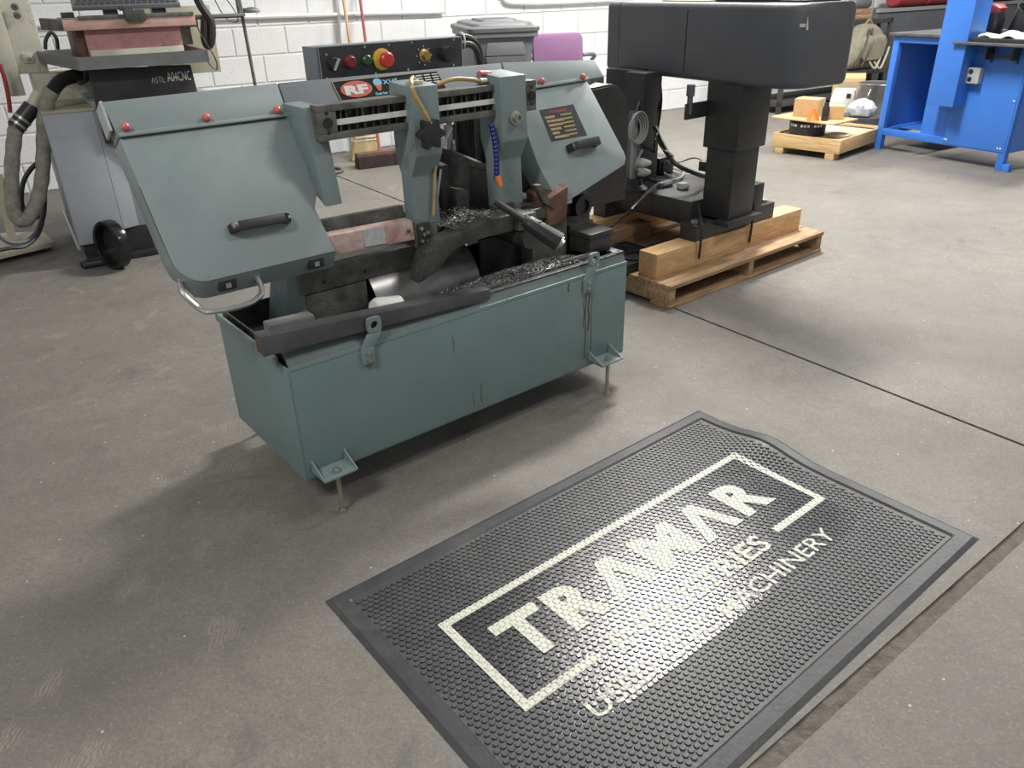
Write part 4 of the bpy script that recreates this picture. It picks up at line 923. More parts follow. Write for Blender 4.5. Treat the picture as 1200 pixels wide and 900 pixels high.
def duct():
    G = GF.at; t = GRIND
    pts = [G(96, 88, v=.05), G(84, 90, v=.05), G(70, 96, v=.05), G(58, 112, v=.06), G(52, 140, v=.08), G(51, 175, v=.1), G(49, 210, v=.12), G(42, 240, v=.12), G(30, 258, v=.12), G(19, 254, v=.12), G(14, 232, v=.12), G(14, 195, v=.12), G(17, 160, v=.12), G(19, 148, v=.12)]
    P_ = spline(pts, 9); k0 = 26
    rb = lambda i: .033+.003*math.sin(i*2.2)
    hose = t.part('duct_hose', MB().tube(P_[k0-2:], lambda i: .034+.0015*math.sin(i*1.1), 12), 'duct', smooth=60, label='grey fabric-covered hose hanging in a long loop')
    Q = spline(pts[:4], 24); t.part('corrugated_end', MB().tube(Q, lambda i: .030+.004*(i % 2), 12), 'black', parent=hose, smooth=20, label='ribbed black and grey hose end')
    c0, c1 = G(18, 150, v=.12), G(38, 125, v=.14)
    cp = t.part('hose_coupler', MB().tube([c0, c1], .040, 14), 'black')
    for f in (.12, .35): 
        q = Vector(c0).lerp(Vector(c1), f); dd = (Vector(c1)-Vector(c0)).normalized(); t.part('hose_clamp', MB().cyl(q, q+dd*.012, .043, n=14), 'zinc', cp)
    t.part('pipe_stub', MB().tube([c1, G(46, 110, v=.16)], .030, 12), 'pvc', cp)
duct()
cable('hose', [GF.at(-8, 270, v=.05), GF.at(10, 284, v=0), GF.at(30, 283, v=.05), GF.at(44, 270, v=.15), GF.at(50, 250, v=.25), GF.at(51, 225, v=.3)], .011, 'darkgrey', 'dark grey hose curling on the floor board beside the duct', 'hose', GF, 'hoses beside the grinder')
cable('hose', [GF.at(-12, 296, v=-.03), GF.at(10, 291, v=-.03), GF.at(30, 288, v=0), GF.at(45, 274, v=.1), GF.at(52, 250, v=.2), GF.at(53, 230, v=.28)], .010, 'rubber', 'black hose lying across the cream floor board', 'hose', GF, 'hoses beside the grinder')
cable('hose', [GF.at(52, 188, v=.35), GF.at(38, 196, v=.35), GF.at(27, 215, v=.35), GF.at(26, 240, v=.35), GF.at(36, 256, v=.4), GF.at(50, 250, v=.45)], .013, 'rubber', 'black hose looping up behind the fabric duct', 'hose', GF, 'hoses beside the grinder')
cable('air_hose', [GF.at(0, 75, v=.5), GF.at(6, 95, v=.5), GF.at(10, 115, v=.5), GF.at(12, 132, v=.5)], .012, 'redblack', 'red air hose with brass end hanging at the wall', 'hose', GF, 'hoses beside the grinder')
def ring_wheel():
    c = Vector(GF.at(128, 276, v=-.13)); r = .125; c.z = r; t = Thing('wheel_rim', 'glossy black ring wheel standing at the foot of the grinder', 'wheel', GF, (c.x, c.y, 0))
    M['gloss'] = mat('glossy_black', (.012, .012, .012), .18, var=.1)
    ax = Vector((-.90, -.42, .06)).normalized()
    t.part('rim', MB().lathe(c, ax, [(r, -.026), (r, .016), (r-.004, .026), (r-.018, .026), (r-.022, .016), (r-.020, -.026)], 40, closed=True), 'gloss', smooth=50)
    t.part('web', MB().lathe(c-ax*.024, ax, [(r-.02, -.003), (r-.02, .003), (.0, .003), (.0, -.003)], 24), 'blackmetal')
ring_wheel()
c = GF.at(97, 311, z=.02)
single('steel_tube', MB().tube([c, (c[0]+.22, c[1]+.0, .02)], .019, 12), 'blackmetal', 'short dark steel tube on the floor below the ring wheel', 'tube', GF, (c[0], c[1], 0))
def floor_board():
    F = Frame(floor_pt(65, 300), 31); P_ = [F.at(64, 283, z=.055), F.at(50, 271, z=.055), F.at(-60, 275, z=.055), F.at(-60, 312, z=.055)]
    mb = MB().prism([(p[0], p[1]) for p in P_][::-1], lambda a, b, z: (a, b, z), .028, .055)
    t = Thing('floor_board', 'thick cream board raised off the floor at the grinder', 'board', F, (P_[0][0]-.3, P_[0][1], 0))
    t.part('board_top', mb, 'board', bevel=.004)
    for k in (.25, .7):
        q = Vector(P_[0]).lerp(Vector(P_[3]), k); t.part('skid', MB().box(q.x-.03, q.x+.03, q.y+.06, q.y+.22, 0, .028), 'shelfm')
    p0 = F.at(0, 205, v=.25); p1 = F.at(16, 280, v=.2)
    single('leaning_lath', MB().hexa([(p1[0]-.03, p1[1], .055), (p1[0]+.012, p1[1], .055), (p1[0]+.012, p1[1]+.02, .055), (p1[0]-.03, p1[1]+.02, .055), (p0[0]-.03, p0[1], p0[2]), (p0[0]+.012, p0[1], p0[2]), (p0[0]+.012, p0[1]+.02, p0[2]), (p0[0]-.03, p0[1]+.02, p0[2])]), 'board', 'cream lath leaning upright on the floor board', 'lath', F, (p1[0], p1[1], .055))
floor_board()
def keyboard():
    c = GF.at(150, 6, v=.10); F = Frame(GF.world((c[0], c[1], 0)), 31-5)
    t = Thing('keyboard', 'dirty dark grey keyboard lying above the faded red table', 'keyboard', F, (0, 0, 1.178))
    tilt = lambda x, y, z: (x, y, z+.25*y+.03)
    t.part('keyboard_body', MB().box(-.25, .235, -.085, .085, 1.195, 1.215).map(tilt), 'darkgrey', bevel=.004)
    for r_ in range(5):
        for k in range(17):
            x = -.235+k*.0272+.004*r_; y = -.07+r_*.030
            if x < .21: t.part('key', MB().hexa([(x, y, 1.214), (x+.021, y, 1.214), (x+.021, y+.023, 1.214), (x, y+.023, 1.214), (x+.003, y+.003, 1.221), (x+.018, y+.003, 1.221), (x+.018, y+.02, 1.221), (x+.003, y+.02, 1.221)]).map(tilt), 'black')
    for x in (-.12, .10): t.part('keyboard_foot', MB().box(x, x+.065, -.06, .06, 1.176, 1.215), 'oily')
keyboard()
c = GF.at(297, 27.5, v=.39)
ms = Thing('computer_mouse', 'grey computer mouse on the narrow steel shelf', 'computer mouse', GF, (c[0], .39, 1.158))
ms.part('mouse_body', sphere(MB(), (c[0], .39, 1.160), .05, 16, (1, .55, .55)).map(lambda x, y, z: (x, y, max(z, 1.158))), 'darkgrey', smooth=60)
ms.part('mouse_button', MB().box(c[0]-.045, c[0]-.01, .388, .392, 1.170, 1.182), 'black')

# =================================================================== AGAINST THE WALL
def build_bin():
    F = Frame(wpt(552, 33, 6.35)*np.array([1, 1, 0]), 12); z1 = wpt(552, 33, 6.35)[2]
    t = Thing('wheeled_bin', 'dark grey plastic wheeled rubbish bin with a closed lid', 'rubbish bin', F, (.27, .28, 0))
    W_, D_ = .50, .84
    rings = []
    for z, q in ((.03, .07), (.35, .045), (z1-.22, .022), (z1-.14, .012), (z1-.06, 0)): rings.append([(x, y, z) for x, y in rrect(q, W_-q, q, D_-q*.6, .05, 5)])
    b = t.part('bin_body', MB().rings(rings), 'binp', smooth=40)
    t.part('front_panel', MB().hexa([(.13, .010, z1-.30), (.37, .010, z1-.30), (.40, .04, z1-.30), (.10, .04, z1-.30), (.10, -.006, z1-.205), (.42, -.006, z1-.205), (.42, .03, z1-.205), (.10, .03, z1-.205)]), 'binp', b, bevel=.006)
    t.part('grip_recess', MB().hexa([(.10, -.004, z1-.20), (.42, -.004, z1-.20), (.42, .03, z1-.20), (.10, .03, z1-.20), (.12, .002, z1-.10), (.40, .002, z1-.10), (.40, .03, z1-.10), (.12, .03, z1-.10)]), 'binp', b, bevel=.01)
    t.part('rim', MB().rings([[(x, y, z) for x, y in rrect(-q, W_+q, -q, D_+q, .05, 5)] for z, q in ((z1-.075, .012), (z1-.07, .02), (z1-.035, .02))]), 'binp', b)
    rings = []
    for z, q in ((z1-.034, .03), (z1-.008, .034), (z1, .026), (z1+.006, -.012), (z1+.024, -.022), (z1+.030, -.05), (z1+.032, -.10)): rings.append([(x, y, z) for x, y in rrect(-q, W_+q, -q, D_+q, .06, 5)])
    l = t.part('lid', MB().rings(rings), 'binp', smooth=30)
    t.part('lid_rib', MB().rings([[(x, y, z) for x, y in rrect(.10+q, .40-q, .20+q, .60-q, .03, 4)] for z, q in ((z1+.030, 0), (z1+.046, .008))]), 'binp', l)
    t.part('lid_groove', MB().box(.16, .34, .30, .37, z1+.045, z1+.050), 'darkgrey', l, bevel=.004)
    for x in (.03, W_-.03): t.part('wheel', MB().lathe((x, D_-.06, .11), (1, 0, 0), [(.11, -.025), (.11, .025), (.07, .03), (0, .03)], 20), 'rubber')
    t.part('hinge_bar', MB().cyl((.05, D_+.03, z1-.05), (W_-.05, D_+.03, z1-.05), .014, n=10), 'binp')
build_bin()
def build_chair():
    p = wpt(655, 60, 6.9); F = Frame((p[0], p[1], 0), 20); z = lambda py: F.at(655, py, v=0)[2]
    zt, zb = z(39), z(72)
    xl, xr = F.at(625, 50, v=0)[0], F.at(683, 50, v=0)[0]
    t = Thing('office_chair', 'armchair with purple fabric back and seat and dark metal arms', 'chair', F, (0, .2, 0))
    lean = lambda x, y, zz: (x, y+(zz-zb)*.12, zz)
    t.part('backrest', MB().rings([[(x, y, zz) for x, zz in rrect(xl+q, xr-q, zb-.06+q, zt-q, .05, 6)] for y, q in ((-.02, .01), (-.012, 0), (.02, 0), (.03, .012))]).map(lean), 'purple', smooth=50)
    # chair faces away to the right: seat in front of the back
    t.part('seat', MB().rings([[(x, y, zz) for x, y in rrect(xl, xr+.08, -.02, .46, .07, 6)] for zz in (.40, .41, .46, .47)]), 'purple', bevel=.01)
    for k, x in enumerate((xl-.02, xr+.03)):
        zz = z(66)
        a = t.part('armrest', MB().tube(spline([(x-.03 if k else x, .0, zz), (x+.05*k, .03, zz+.0), (x+.13*k, .10, zz-.02), (x+.15*k, .22, zz-.10), (x+.15*k, .28, .30), (x+.15*k, .30, .02)], 6), .016, 8), 'chairmetal')
        t.part('rear_leg', MB().tube([(x, .02, zb-.02), (x, -.02, .40), (x, -.06, .0)], .014, 8), 'chairmetal')
    t.part('back_bracket', MB().box(xl+.05, xr-.05, .02, .04, .38, zb), 'chairmetal', bevel=.004)
build_chair()
def broom(kind):
    if kind == 'straw':
        base = WF.at(429, 186, z=0); v = base[1]; t = Thing('straw_broom', 'straw broom with a wooden handle leaning on the block wall', 'broom', WF, base)
        top = WF.at(399, -25, v=-.06); sh = Vector(WF.at(427, 158, v=v+.01)); b0 = Vector((base[0], base[1], .0))
        z1 = sh.z; pts = []
        rings = []
        for z, hw, hd in ((.012, .135, .045), (.06, .13, .045), (z1*.65, .11, .04), (z1, .095, .032), (z1+.06, .06, .026), (z1+.11, .025, .02)):
            c = b0.lerp(sh, min(1, z/z1)); rings.append([(c.x+x, c.y+y, z) for x, y in rrect(-hw, hw, -hd, hd, hd*.6, 4)])
        br = t.part('bristles', MB().rings(rings), 'straw', smooth=50)
        rnd = random.Random(2); st = MB()
        for k in range(150):
            x = rnd.uniform(-1, 1); y = rnd.choice((-1, 1)); xb = b0.x+x*.14; xt = sh.x+x*.09
            st.tube([(xb+rnd.uniform(-.01, .01), b0.y-.047, .004+rnd.random()*.01), (xt, sh.y-.034, z1*.95)], .0022, 3)
        t.part('straw_strands', st, 'straw', br, kind='stuff')
        for q in (.80, .93): 
            c = b0.lerp(sh, q); hw = .107-.02*(q-.8)/.13+.003; t.part('stitching', MB().rings([[(c.x+x, c.y+y, c.z+dz) for x, y in rrect(-hw, hw, -.042, .042, .025, 4)] for dz in (-.004, .004)]), 'cloth', br)
        t.part('handle', MB().tube([sh+Vector((-.01, 0, .05)), tuple(Vector(top))], .0125, 10), 'handlewood')
    else:
        a = Vector(WF.at(418, 190, z=.05)); b = Vector(WF.at(473, 183, z=.05)); t = Thing('push_broom', 'push broom with dark red bristles and a red handle', 'broom', WF, (a.x, a.y, 0))
        n = (b-a).normalized(); s_ = Vector((-n.y, n.x, 0))
        def bx(z0, z1, w0, w1): 
            return MB().hexa([tuple(p+Vector((0, 0, z0-p.z))) for p in (a-s_*w0, b-s_*w0, b+s_*w0, a+s_*w0)]+[tuple(p+Vector((0, 0, z1-p.z))) for p in (a-s_*w1, b-s_*w1, b+s_*w1, a+s_*w1)])
        bb = t.part('bristles', bx(.0, .085, .055, .035), 'broomred')
        rnd = random.Random(4); st = MB()
        for k in range(160):
            q = a.lerp(b, rnd.random()); st.tube([(q.x-s_.x*.058, q.y-s_.y*.058, .002), (q.x-s_.x*.036, q.y-s_.y*.036, .086)], .0028, 3)
        t.part('bristle_strands', st, 'broomred', bb, kind='stuff')
        t.part('broom_block', bx(.085, .115, .036, .034), 'rust', bevel=.004)
        c = a.lerp(b, .5)+Vector((0, 0, .06)); t.part('handle', MB().tube([tuple(c), WF.at(419, -25, v=-.05)], .012, 10), 'handlered')
broom('straw'); broom('push')
single('dustpan', MB().hexa([(WF.at(447, 184, z=0)[0], -.16, 0), (WF.at(458, 184, z=0)[0], -.16, 0), (WF.at(458, 184, z=0)[0], -.12, 0), (WF.at(447, 184, z=0)[0], -.12, 0), (WF.at(447, 184, z=0)[0]-.01, -.07, .32), (WF.at(457, 184, z=0)[0], -.07, .32), (WF.at(457, 184, z=0)[0], -.03, .32), (WF.at(447, 184, z=0)[0]-.01, -.03, .32)]), 'darkgrey', 'narrow dark dustpan leaning on the wall behind the push broom', 'dustpan', WF, (WF.at(452, 184, z=0)[0], -.14, 0), bevel=.006)
c = WF.at(398, 197, z=.012)
single('floor_hose', MB().tube(spline([(c[0]-.35, c[1]-.02, .013), (c[0]-.1, c[1]+.05, .013), (c[0]-.01, c[1]-.0, .013), (c[0]-.03, c[1]-.12, .013), (c[0]-.2, c[1]-.16, .013)], 7), .012, 8), 'darkgrey', 'dark hose curled on the floor near the straw broom', 'hose', WF, (c[0], c[1], 0))

# =================================================================== BLUE BENCH
def build_bench():
    t = Thing('blue_steel_bench', 'bright blue steel cabinet bench with an open bay and a square upright', 'steel bench', BF, (.5, .4, 0))
    B = BF.at; W_, D_, H = 1.05, .75, .84; q = .05
    for u in (0, W_-q):
        for v in (0, D_-q): t.part('leg', MB().box(u, u+q, v, v+q, 0, H), 'blue', bevel=.003)
    t.part('foot_tab', MB().box(W_+.0, W_+.05, 0, .04, 0, .05), 'blue', bevel=.002)
    fr = t.part('front_rail', MB().box(q, W_-q, 0, .04, .115, .165), 'blue', bevel=.002); t.part('top_rail', MB().box(q, W_-q, 0, .04, H-.045, H), 'blue', bevel=.002)
    t.part('bottom_rail', MB().box(0, q, q, D_-q, .115, .165).box(.355, .385, .04, D_, .115, .165).box(q, .36, D_-.05, D_, .115, .165), 'blue', bevel=.002)
    t.part('bay_floor', MB().box(q, .36, .20, D_, .15, .156), 'blue')
    t.part('bay_back', MB().box(q, .4, D_-.012, D_-.004, .16, H), 'blue')
    t.part('bay_post', MB().box(.28, .33, D_-.12, D_-.06, .16, H), 'blue', bevel=.002)
    t.part('inner_panel', MB().box(.355, .60, .03, .045, .12, H), 'blue')
    pn = t.part('front_panel', MB().box(.575, W_-.012, -.004, .012, .125, H-.03), 'blue', bevel=.002)
    for u, z in ((.60, .155), (.585, .158), (W_-.04, .15), (W_-.06, .15), (.59, .47), (W_-.03, .47), (W_-.03, .75)):
        t.part('rivet', bolt(MB(), (u, -.004, z), (0, -1, 0), .006, .004, 8), 'paper', pn)
    t.part('end_panel', MB().box(W_-.004, W_+.004, .03, D_-.03, .12, H-.03), 'blue')
    t.part('left_panel', MB().box(.004, .010, q, D_-q, .165, H-.045), 'blue')
    t.part('square_upright', MB().box(B(1085, 122, v=-.14)[0], B(1116, 126, v=-.14)[0], -.14, .05, B(1100, 124, v=-.14)[2], 1.75), 'blue', bevel=.003)
    ob = t.part('outlet_box', MB().box(.665, .765, -.055, -.004, .56, .665), 'silver', bevel=.004)
    for z in (.588, .638): t.part('socket', MB().lathe((.70, -.055, z), (0, -1, 0), [(.017, -.002), (.017, .002), (0, .002)], 14), 'black', ob)
    for u in (.79, .97): t.part('shelf_bracket', MB().box(u, u+.014, -.10, -.004, .725, .80).box(u, u+.014, -.015, -.004, .70, .75), 'blackmetal', bevel=.002)
    t.part('bracket_bar', MB().box(.79, .98, -.05, -.035, .735, .755), 'blackmetal')
    t.part('bench_top', MB().box(-.03, .42, -.03, D_+.04, H+.003, H+.022), 'darktop', bevel=.003)
    t.part('bench_shelf', MB().box(.585, 1.30, -.17, .55, .818, .834), 'darktop', bevel=.003)
build_bench()
def cloth_fold():
    mb = MB(); nu, nv = 22, 12; vs = []
    for j in range(nv):
        for i in range(nu):
            x = .72+.50*i/(nu-1); y = -.10+.30*j/(nv-1); vs.append((x+.02*math.sin(j), y, .877+.012*math.sin(i*.9+j*.5)+.02*math.exp(-((i-8)/5)**2)*j/nv))
    top = [(j*nu+i, j*nu+i+1, (j+1)*nu+i+1, (j+1)*nu+i) for j in range(nv-1) for i in range(nu-1)]
    n = len(vs); vs += [(x, y, z-.012) for x, y, z in vs]; fs = top+[tuple(n+k for k in f[::-1]) for f in top]
    rim = [i for i in range(nu)]+[j*nu+nu-1 for j in range(1, nv)]+[(nv-1)*nu+i for i in range(nu-2, -1, -1)]+[j*nu for j in range(nv-2, 0, -1)]
    fs += [(rim[k], n+rim[k], n+rim[(k+1) % len(rim)], rim[(k+1) % len(rim)]) for k in range(len(rim))]
    single('folded_cloth', mb.add(vs, fs), 'cloth', 'white folded cloth on the grey shelf of the blue bench', 'cloth', BF, (.95, .05, .862), smooth=60)
    single('black_case', MB().box(.68, 1.25, -.12, .20, .834, .862), 'black', 'flat black case under the white cloth on the blue bench', 'case', BF, (.95, .04, .834), bevel=.006)
cloth_fold()
def bucket(px, py, lab, ang):
    c = BF.at(px, py, v=.40); ax = Vector((math.sin(ang), 0, math.cos(ang)))
    single('rubber_bucket', MB().lathe((c[0], .40, .836+.075), ax, [(.0, -.075), (.085, -.075), (.125, .10), (.132, .10), (.118, .085), (.08, -.06), (0, -.06)], 20), 'black', lab, 'bucket', BF, (c[0], .4, .834))
bucket(1203, 25, 'black rubber bucket tilted on the shelf of the blue bench', .5)
def red_bag():
    c = BF.at(1160, 20, v=.30); t = Thing('tool_bag', 'small red and black tool bag on the shelf of the blue bench', 'tool bag', BF, (c[0], .30, .834))
    t.part('bag_body', MB().rings([[(c[0]+x, .3+y, z) for x, y in rrect(-w_, w_, -.07, .07, .04, 4)] for z, w_ in ((.834, .05), (.85, .085), (.95, .10), (1.0, .09))]), 'black', smooth=50)
    t.part('bag_top', MB().rings([[(c[0]+x, .3+y, z) for x, y in rrect(-w_, w_, -.06, .06, .04, 4)] for z, w_ in ((1.0, .09), (1.03, .095), (1.055, .06))]), 'redvinyl', smooth=50)
red_bag()

# =================================================================== SMALL PLYWOOD PALLET AND ITS LOAD
def build_small_pallet():
    t = Thing('plywood_crate_base', 'shallow plywood crate base on short blocks beside the blue bench', 'crate', TF, (.22, .4, 0))
    A = TF.at; L_, D_ = .56, .78; z0, z1 = .05, .152
    t.part('side_board', MB().box(-.0, L_, -.0, .02, z0, z1), 'ply', bevel=.002); t.part('side_board', MB().box(-.0, L_, D_-.02, D_, z0, z1), 'ply', bevel=.002)
    t.part('end_board', MB().box(0, .02, .02, D_-.02, z0, z1), 'ply', bevel=.002); t.part('end_board', MB().box(L_-.02, L_, .02, D_-.02, z0, z1), 'ply', bevel=.002)
    t.part('deck', MB().box(.02, L_-.02, .02, D_-.02, z1-.03, z1-.012), 'board')
    t.part('back_lath', MB().box(0, L_, D_-.1, D_-.05, z1, z1+.012), 'ply')
    for u in (.03, L_-.11):
        for v in (.0, D_-.1): t.part('block', MB().box(u, u+.07, v+.002, v+.10, 0, z0), 'ply', bevel=.002)
    n = 28; c = (.20, .17)
    r = Thing('black_ring', 'black rubber ring with white lettering marks on the crate base', 'rubber ring', TF, (c[0], c[1], z1-.012))
    r.part('ring_wall', MB().lathe((c[0], c[1], z1-.012), (0, 0, 1), [(.135, 0), (.14, .10), (.125, .105), (.118, .01)], n, closed=True), 'rubber')
    mk = MB()
    for k in range(16):
        if k % 4 == 3: continue
        a = math.pi+.2+k*.18
        pts = [(c[0]+.1415*math.cos(a+da), c[1]+.1415*math.sin(a+da), z) for da, z in ((0, z1+.06), (.12, z1+.06), (.12, z1+.078), (0, z1+.078))]
        mk.add(pts, [(0, 1, 2, 3)])
    r.part('white_marks', mk, 'paper')
    ft = Thing('white_tub', 'white plastic tub lid lying flat on the crate base', 'lid', TF, (.445, .21, z1-.012))
    ft.part('tub_disc', MB().lathe((.445, .21, z1-.012), (0, 0, 1), [(.075, 0), (.082, .02), (.07, .024), (.05, .012), (0, .012)], n), 'board')
    pl = Thing('plywood_sheet', 'thin plywood sheet resting across the black ring and crate edge', 'plywood', TF, (.2, .3, z1+.105))
    P0, P1 = TF.at(904, 137, z=.265), TF.at(977, 146, z=.265); d = Vector(P1)-Vector(P0); n_ = Vector((-d.y, d.x, 0)).normalized()
    q = [Vector(P0), Vector(P1), Vector(P1)+n_*.34, Vector(P0)+n_*.34]
    pl.part('sheet', MB().hexa([(p.x, p.y, z1+.106) for p in q]+[(p.x, p.y, z1+.118) for p in q]), 'ply', bevel=.001)
    return q, z1+.118
sheet, zs = build_small_pallet()
q0, q1, q2, q3 = sheet
def onsheet(a, b): p = q0.lerp(q1, a)+(q3-q0)*b; return p.x, p.y
ua = (q1-q0).normalized(); ang = math.degrees(math.atan2(ua.y, ua.x))+math.degrees(TF.a)
def carton(x, y, z, w_, d_, h_, rot, label, mt='cardboard', frame=None, flaps=False):
    F = Frame(TF.world((x, y, 0)), rot); t = Thing('cardboard_box', label, 'box', F, (0, 0, z), group='boxes heaped by the crate base')
    b = t.part('carton', MB().box(-w_/2, w_/2, -d_/2, d_/2, z, z+h_), mt, bevel=.004)
    t.part('tape', MB().box(-w_/2-.0005, w_/2+.0005, -.022, .022, z+h_-.05, z+h_+.001), 'khaki', b)
    if flaps:
        t.part('flap', MB().hexa([(-w_/2, -d_/2, z+h_-.004), (w_/2, -d_/2, z+h_-.004), (w_/2, -d_/2+.004, z+h_), (-w_/2, -d_/2+.004, z+h_), (-w_/2, -d_/2-.06, z+h_+.03), (w_/2, -d_/2-.06, z+h_+.03), (w_/2, -d_/2-.056, z+h_+.034), (-w_/2, -d_/2-.056, z+h_+.034)]), mt, b)
x, y = onsheet(.36, .60); carton(x, y, zs, .19, .16, .135, -40, 'brown cardboard box with faded print on the plywood sheet')
x, y = onsheet(.78, .62); carton(x, y, zs, .12, .10, .10, -20, 'small tilted brown cardboard box beside the white housing')
def white_housing():
    c = floor_pt(981, 143); F = Frame((c[0], c[1], 0), -25); t = Thing('white_housing', 'white plastic appliance housing among the boxes', 'appliance', F, (0, 0, 0))
    b = t.part('housing_shell', MB().hexa([(-.13, -.08, .0), (.12, -.08, .0), (.12, .10, .0), (-.13, .10, .0), (-.07, -.07, .30), (.12, -.07, .30), (.12, .09, .30), (-.07, .09, .30)]), 'white', bevel=.012)
    t.part('vent', MB().box(.05, .085, -.079, -.068, .23, .27), 'black', b)
white_housing()
x, y = onsheet(.62, .14)
single('red_funnel', MB().lathe(TF.world((x, y, zs)), (0, 0, 1), [(.05, 0), (.045, .01), (.015, .06), (.012, .085), (.0, .085)], 16), 'orange', 'bright orange-red plastic funnel upside down on the plywood sheet', 'funnel', XF, TF.world((x, y, zs)))
x, y = onsheet(.76, .25)
single('spray_can', MB().lathe(TF.world((x, y, zs)), (0, 0, 1), [(.026, 0), (.027, .005), (.027, .09), (.018, .11), (.018, .13), (0, .13)], 16), 'black', 'small black spray can next to the orange-red funnel', 'can', XF, TF.world((x, y, zs)))
def wrap_bag(px, py, lab, r, mt, frame_pt, sq=(1, .8, .7)):
    rnd = random.Random(int(px)); mb = sphere(MB(), (0, 0, 0), r, 18, sq); mb.map(lambda x, y, z: (x*(1+rnd.uniform(-.14, .14)), y*(1+rnd.uniform(-.14, .14)), max(-r*.5, z*(1+rnd.uniform(-.12, .12)))))
    c = frame_pt; mb.map(lambda x, y, z: (x+c[0], y+c[1], z+c[2]+r*.5))
    return single('plastic_bundle', mb, mt, lab, 'plastic bag', XF, c, smooth=25)
c = floor_pt(1003, 158)
wrap_bag(995, 158, 'crumpled clear plastic bag hanging over dark parts', .12, 'clear', (c[0], c[1]-.03, .16))
wrap_bag(1006, 150, 'heap of black plastic parts behind the clear bag', .10, 'black', (c[0]+.07, c[1]+.14, .16))
single('low_stand', MB().box(-.15, .15, -.20, .16, .10, .16).box(-.14, -.1, -.19, -.15, 0, .1).box(.1, .14, -.19, -.15, 0, .1).box(-.14, -.1, .11, .15, 0, .1).box(.1, .14, .11, .15, 0, .1).map(lambda x, y, z: (x+c[0]+.03, y+c[1]+.05, z)), 'darktop', 'low dark metal stand carrying plastic bags', 'stand', XF, (c[0]+.03, c[1]+.05, 0))
p = floor_pt(1022, 150)
def steel_can():
    t = Thing('steel_drum', 'worn stainless steel drum half hidden by the blue bench', 'drum', XF, (p[0]+.05, p[1]+.15, 0))
    t.part('drum_wall', MB().lathe((p[0]+.05, p[1]+.15, 0), (0, 0, 1), [(.16, 0), (.165, .02), (.165, .36), (.170, .37), (.165, .375), (.158, .37), (.158, .03), (0, .03)], 28), 'chute')
    t.part('drum_handle', MB().tube(spline([(p[0]-.06, p[1]+.03, .33), (p[0]-.09, p[1]-.0, .28), (p[0]-.07, p[1]+.02, .22)], 5), .007, 6), 'zinc')
steel_can()
c = wpt(993, 107, 8.0)
F_ = Frame((c[0], c[1], 0), -20)
t_ = Thing('tall_carton', 'tall open brown carton with a torn top behind the white housing', 'box', F_, (0, 0, 0), group='boxes heaped by the crate base')
zt = c[2]+.13
b_ = t_.part('carton', MB().box(-.14, .14, -.10, .10, 0, zt), 'cardboard', bevel=.004)
t_.part('flap', MB().hexa([(-.14, -.10, zt-.004), (.14, -.10, zt-.004), (.14, -.096, zt), (-.14, -.096, zt), (-.13, -.02, zt+.03), (.14, -.02, zt+.035), (.14, -.016, zt+.04), (-.13, -.016, zt+.035)]), 'cardboard', b_)
t_.part('tape', MB().box(-.10, .08, -.1015, -.0995, zt-.07, zt-.03), 'khaki', b_)

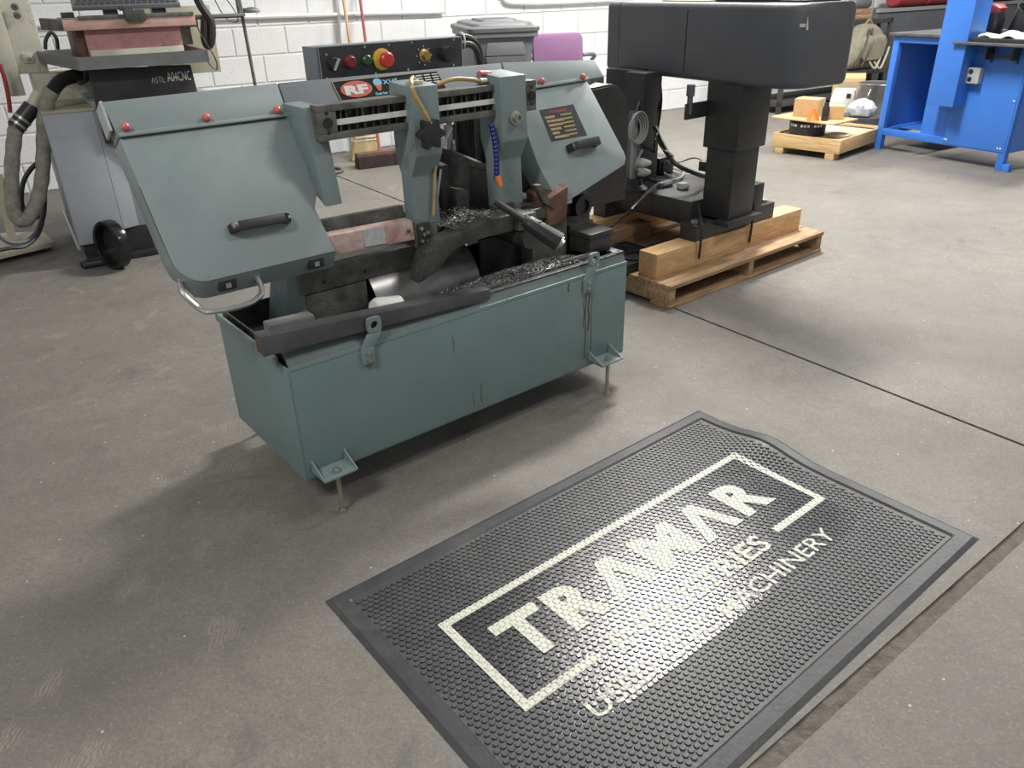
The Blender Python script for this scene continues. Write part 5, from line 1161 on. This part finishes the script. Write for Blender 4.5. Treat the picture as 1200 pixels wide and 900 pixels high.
# =================================================================== SHELF, BACKPACK, GREY CABINET (right background)
def build_back_right():
    G = WF.at
    FV = -.95
    uA, uB = G(960, 60, v=FV)[0], G(1052, 60, v=FV)[0]
    zl = G(1010, 82, v=FV)[2]; zt = G(1000, 23, v=-.6)[2]
    t = Thing('metal_shelf', 'dark metal shelf rack near the block wall holding a backpack', 'shelf', WF, ((uA+uB)/2, -.7, 0))
    for z, v0 in ((.12, FV), (zl, FV), (zt, -.66)): t.part('shelf_board', MB().box(uA-.5, uB+.25, v0, -.47, z-.05, z), 'shelfm', bevel=.003)
    for u in (uA-.5, uB+.21):
        for v in (-.66, -.51): t.part('upright', MB().box(u, u+.04, v, v+.04, 0, zt), 'shelfm', bevel=.002)
        t.part('short_upright', MB().box(u, u+.04, FV, FV+.04, 0, zl), 'shelfm', bevel=.002)
    # timber offcuts on top
    a = G(1000, 35, v=-.6)
    for k, (dz, lb) in enumerate(((0, 'brown timber plank on the metal shelf behind the backpack'), (.055, 'upper brown timber plank on the metal shelf behind the backpack'))):
        single('timber_plank', MB().box(a[0]-.6, a[0]+.25, -.63+.02*k, -.48, zt+dz, zt+.05+dz), 'woodold', lb, 'plank', WF, (a[0], -.55, zt+dz), bevel=.004, group='planks on the metal shelf')
    c = G(1006, 12, v=-.55)
    single('grey_bag', sphere(MB(), (c[0], -.55, zt+.105+.05), .16, 16, (1.2, .5, .55)).map(lambda x, y, z: (x, y, max(z, zt+.107))), 'binp', 'slumped grey bag on the timber planks', 'bag', WF, (c[0], -.55, zt+.107), smooth=60)
    p0 = G(1019, 22, v=-.43)
    single('steel_pole', MB().cyl((p0[0], -.43, 0), (p0[0], -.43, 2.4), .022, n=14), 'greycable', 'thick grey vertical pole standing behind the backpack', 'pole', WF, (p0[0], -.43, 0))
    # backpack
    bt = Thing('backpack', 'olive canvas backpack with pale straps slumped on the metal shelf', 'backpack', WF, (G(1008, 55, v=-.80)[0], -.80, zl))
    cu = G(1008, 55, v=-.80)[0]; zc = zl; tp = G(1012, 28, v=-.80)[2]; hh = tp-zl
    sk = lambda x, y, z: (x+.40*(z-zc), y+.03*math.sin(z*9), z)
    rings = []
    for f_, w_, d_ in ((0, .20, .10), (.06, .27, .14), (.3, .29, .16), (.6, .27, .14), (.85, .19, .10), (.97, .10, .06), (1.0, .04, .03)):
        rings.append([(cu-.10+x, -.80+y, zc+f_*hh) for x, y in rrect(-w_, w_, -d_, d_, d_*.7, 6)])
    bd = bt.part('bag_body', MB().rings(rings).map(sk), 'olive', smooth=60)
    rings = []
    for y, w_ in ((-.88, 1.), (-.95, .97), (-.98, .85)): rings.append([(cu-.10+x*w_, y, zc+.10+z*w_) for x, z in rrect(-.19, .19, 0, hh*.55, .07, 6)])
    bt.part('front_pocket', MB().rings(rings).map(sk), 'olive', bd, smooth=50)
    for dx in (-.20, -.10): bt.part('zip_seam', MB().tube(spline([sk(cu-.10+dx*1.1, -.98, zc+.05), sk(cu-.10+dx, -.98, zc+hh*.5), sk(cu-.10+dx*.5, -.92, zc+hh*.9)], 6), .012, 6), 'shelfm', bd)
    for k, (a0, a1) in enumerate(((1022, 1034), (1028, 1040))):
        bt.part('strap', MB().tube(spline([G(a0-4, 72, v=-.98), G(a0+3, 80, v=-1.0), G(a1-2, 66, v=-.98), G(a1+2, 55, v=-.95)], 6), .011, 6), 'strap', bd)
    bt.part('carry_loop', MB().tube(spline([sk(cu-.13, -.80, zc+hh*.97), sk(cu-.11, -.83, zc+hh*1.08), sk(cu-.05, -.83, zc+hh*.97)], 6), .014, 6), 'olive', bd)
    # grey cabinet with red bolsters
    g0, g1 = G(1026, 30, v=-.38)[0], G(1215, 30, v=-.38)[0]; zg = G(1060, 9, v=-.38)[2]
    ct = Thing('grey_cabinet', 'long grey cabinet behind the blue bench', 'cabinet', WF, ((g0+g1)/2, -.2, 0))
    cb = ct.part('cabinet_body', MB().box(g0, g1+1.5, -.38, -.01, .0, zg), 'darkgrey', bevel=.008)
    ct.part('cabinet_lip', MB().box(g0-.01, g1+1.5, -.40, -.36, zg-.035, zg+.002), 'greycable', cb)
    for k, (a0, a1, lb) in enumerate(((1044, 1078, 'red vinyl bolster on the grey cabinet beside the pole'), (1080, 1112, 'red vinyl bolster on the grey cabinet behind the square upright'), (1150, 1185, 'red vinyl bolster on the grey cabinet behind the tool bag'))):
        x0, x1 = G(a0, 5, v=-.24)[0], G(a1, 5, v=-.24)[0]
        single('red_bolster', MB().lathe((x0, -.24, zg+.10), (1, 0, 0), [(0, 0), (.08, .005), (.10, .03), (.10, x1-x0-.03), (.08, x1-x0-.005), (0, x1-x0)], 18), 'redvinyl', lb, 'bolster', WF, ((x0+x1)/2, -.24, zg), group='red bolsters on the grey cabinet')
build_back_right()
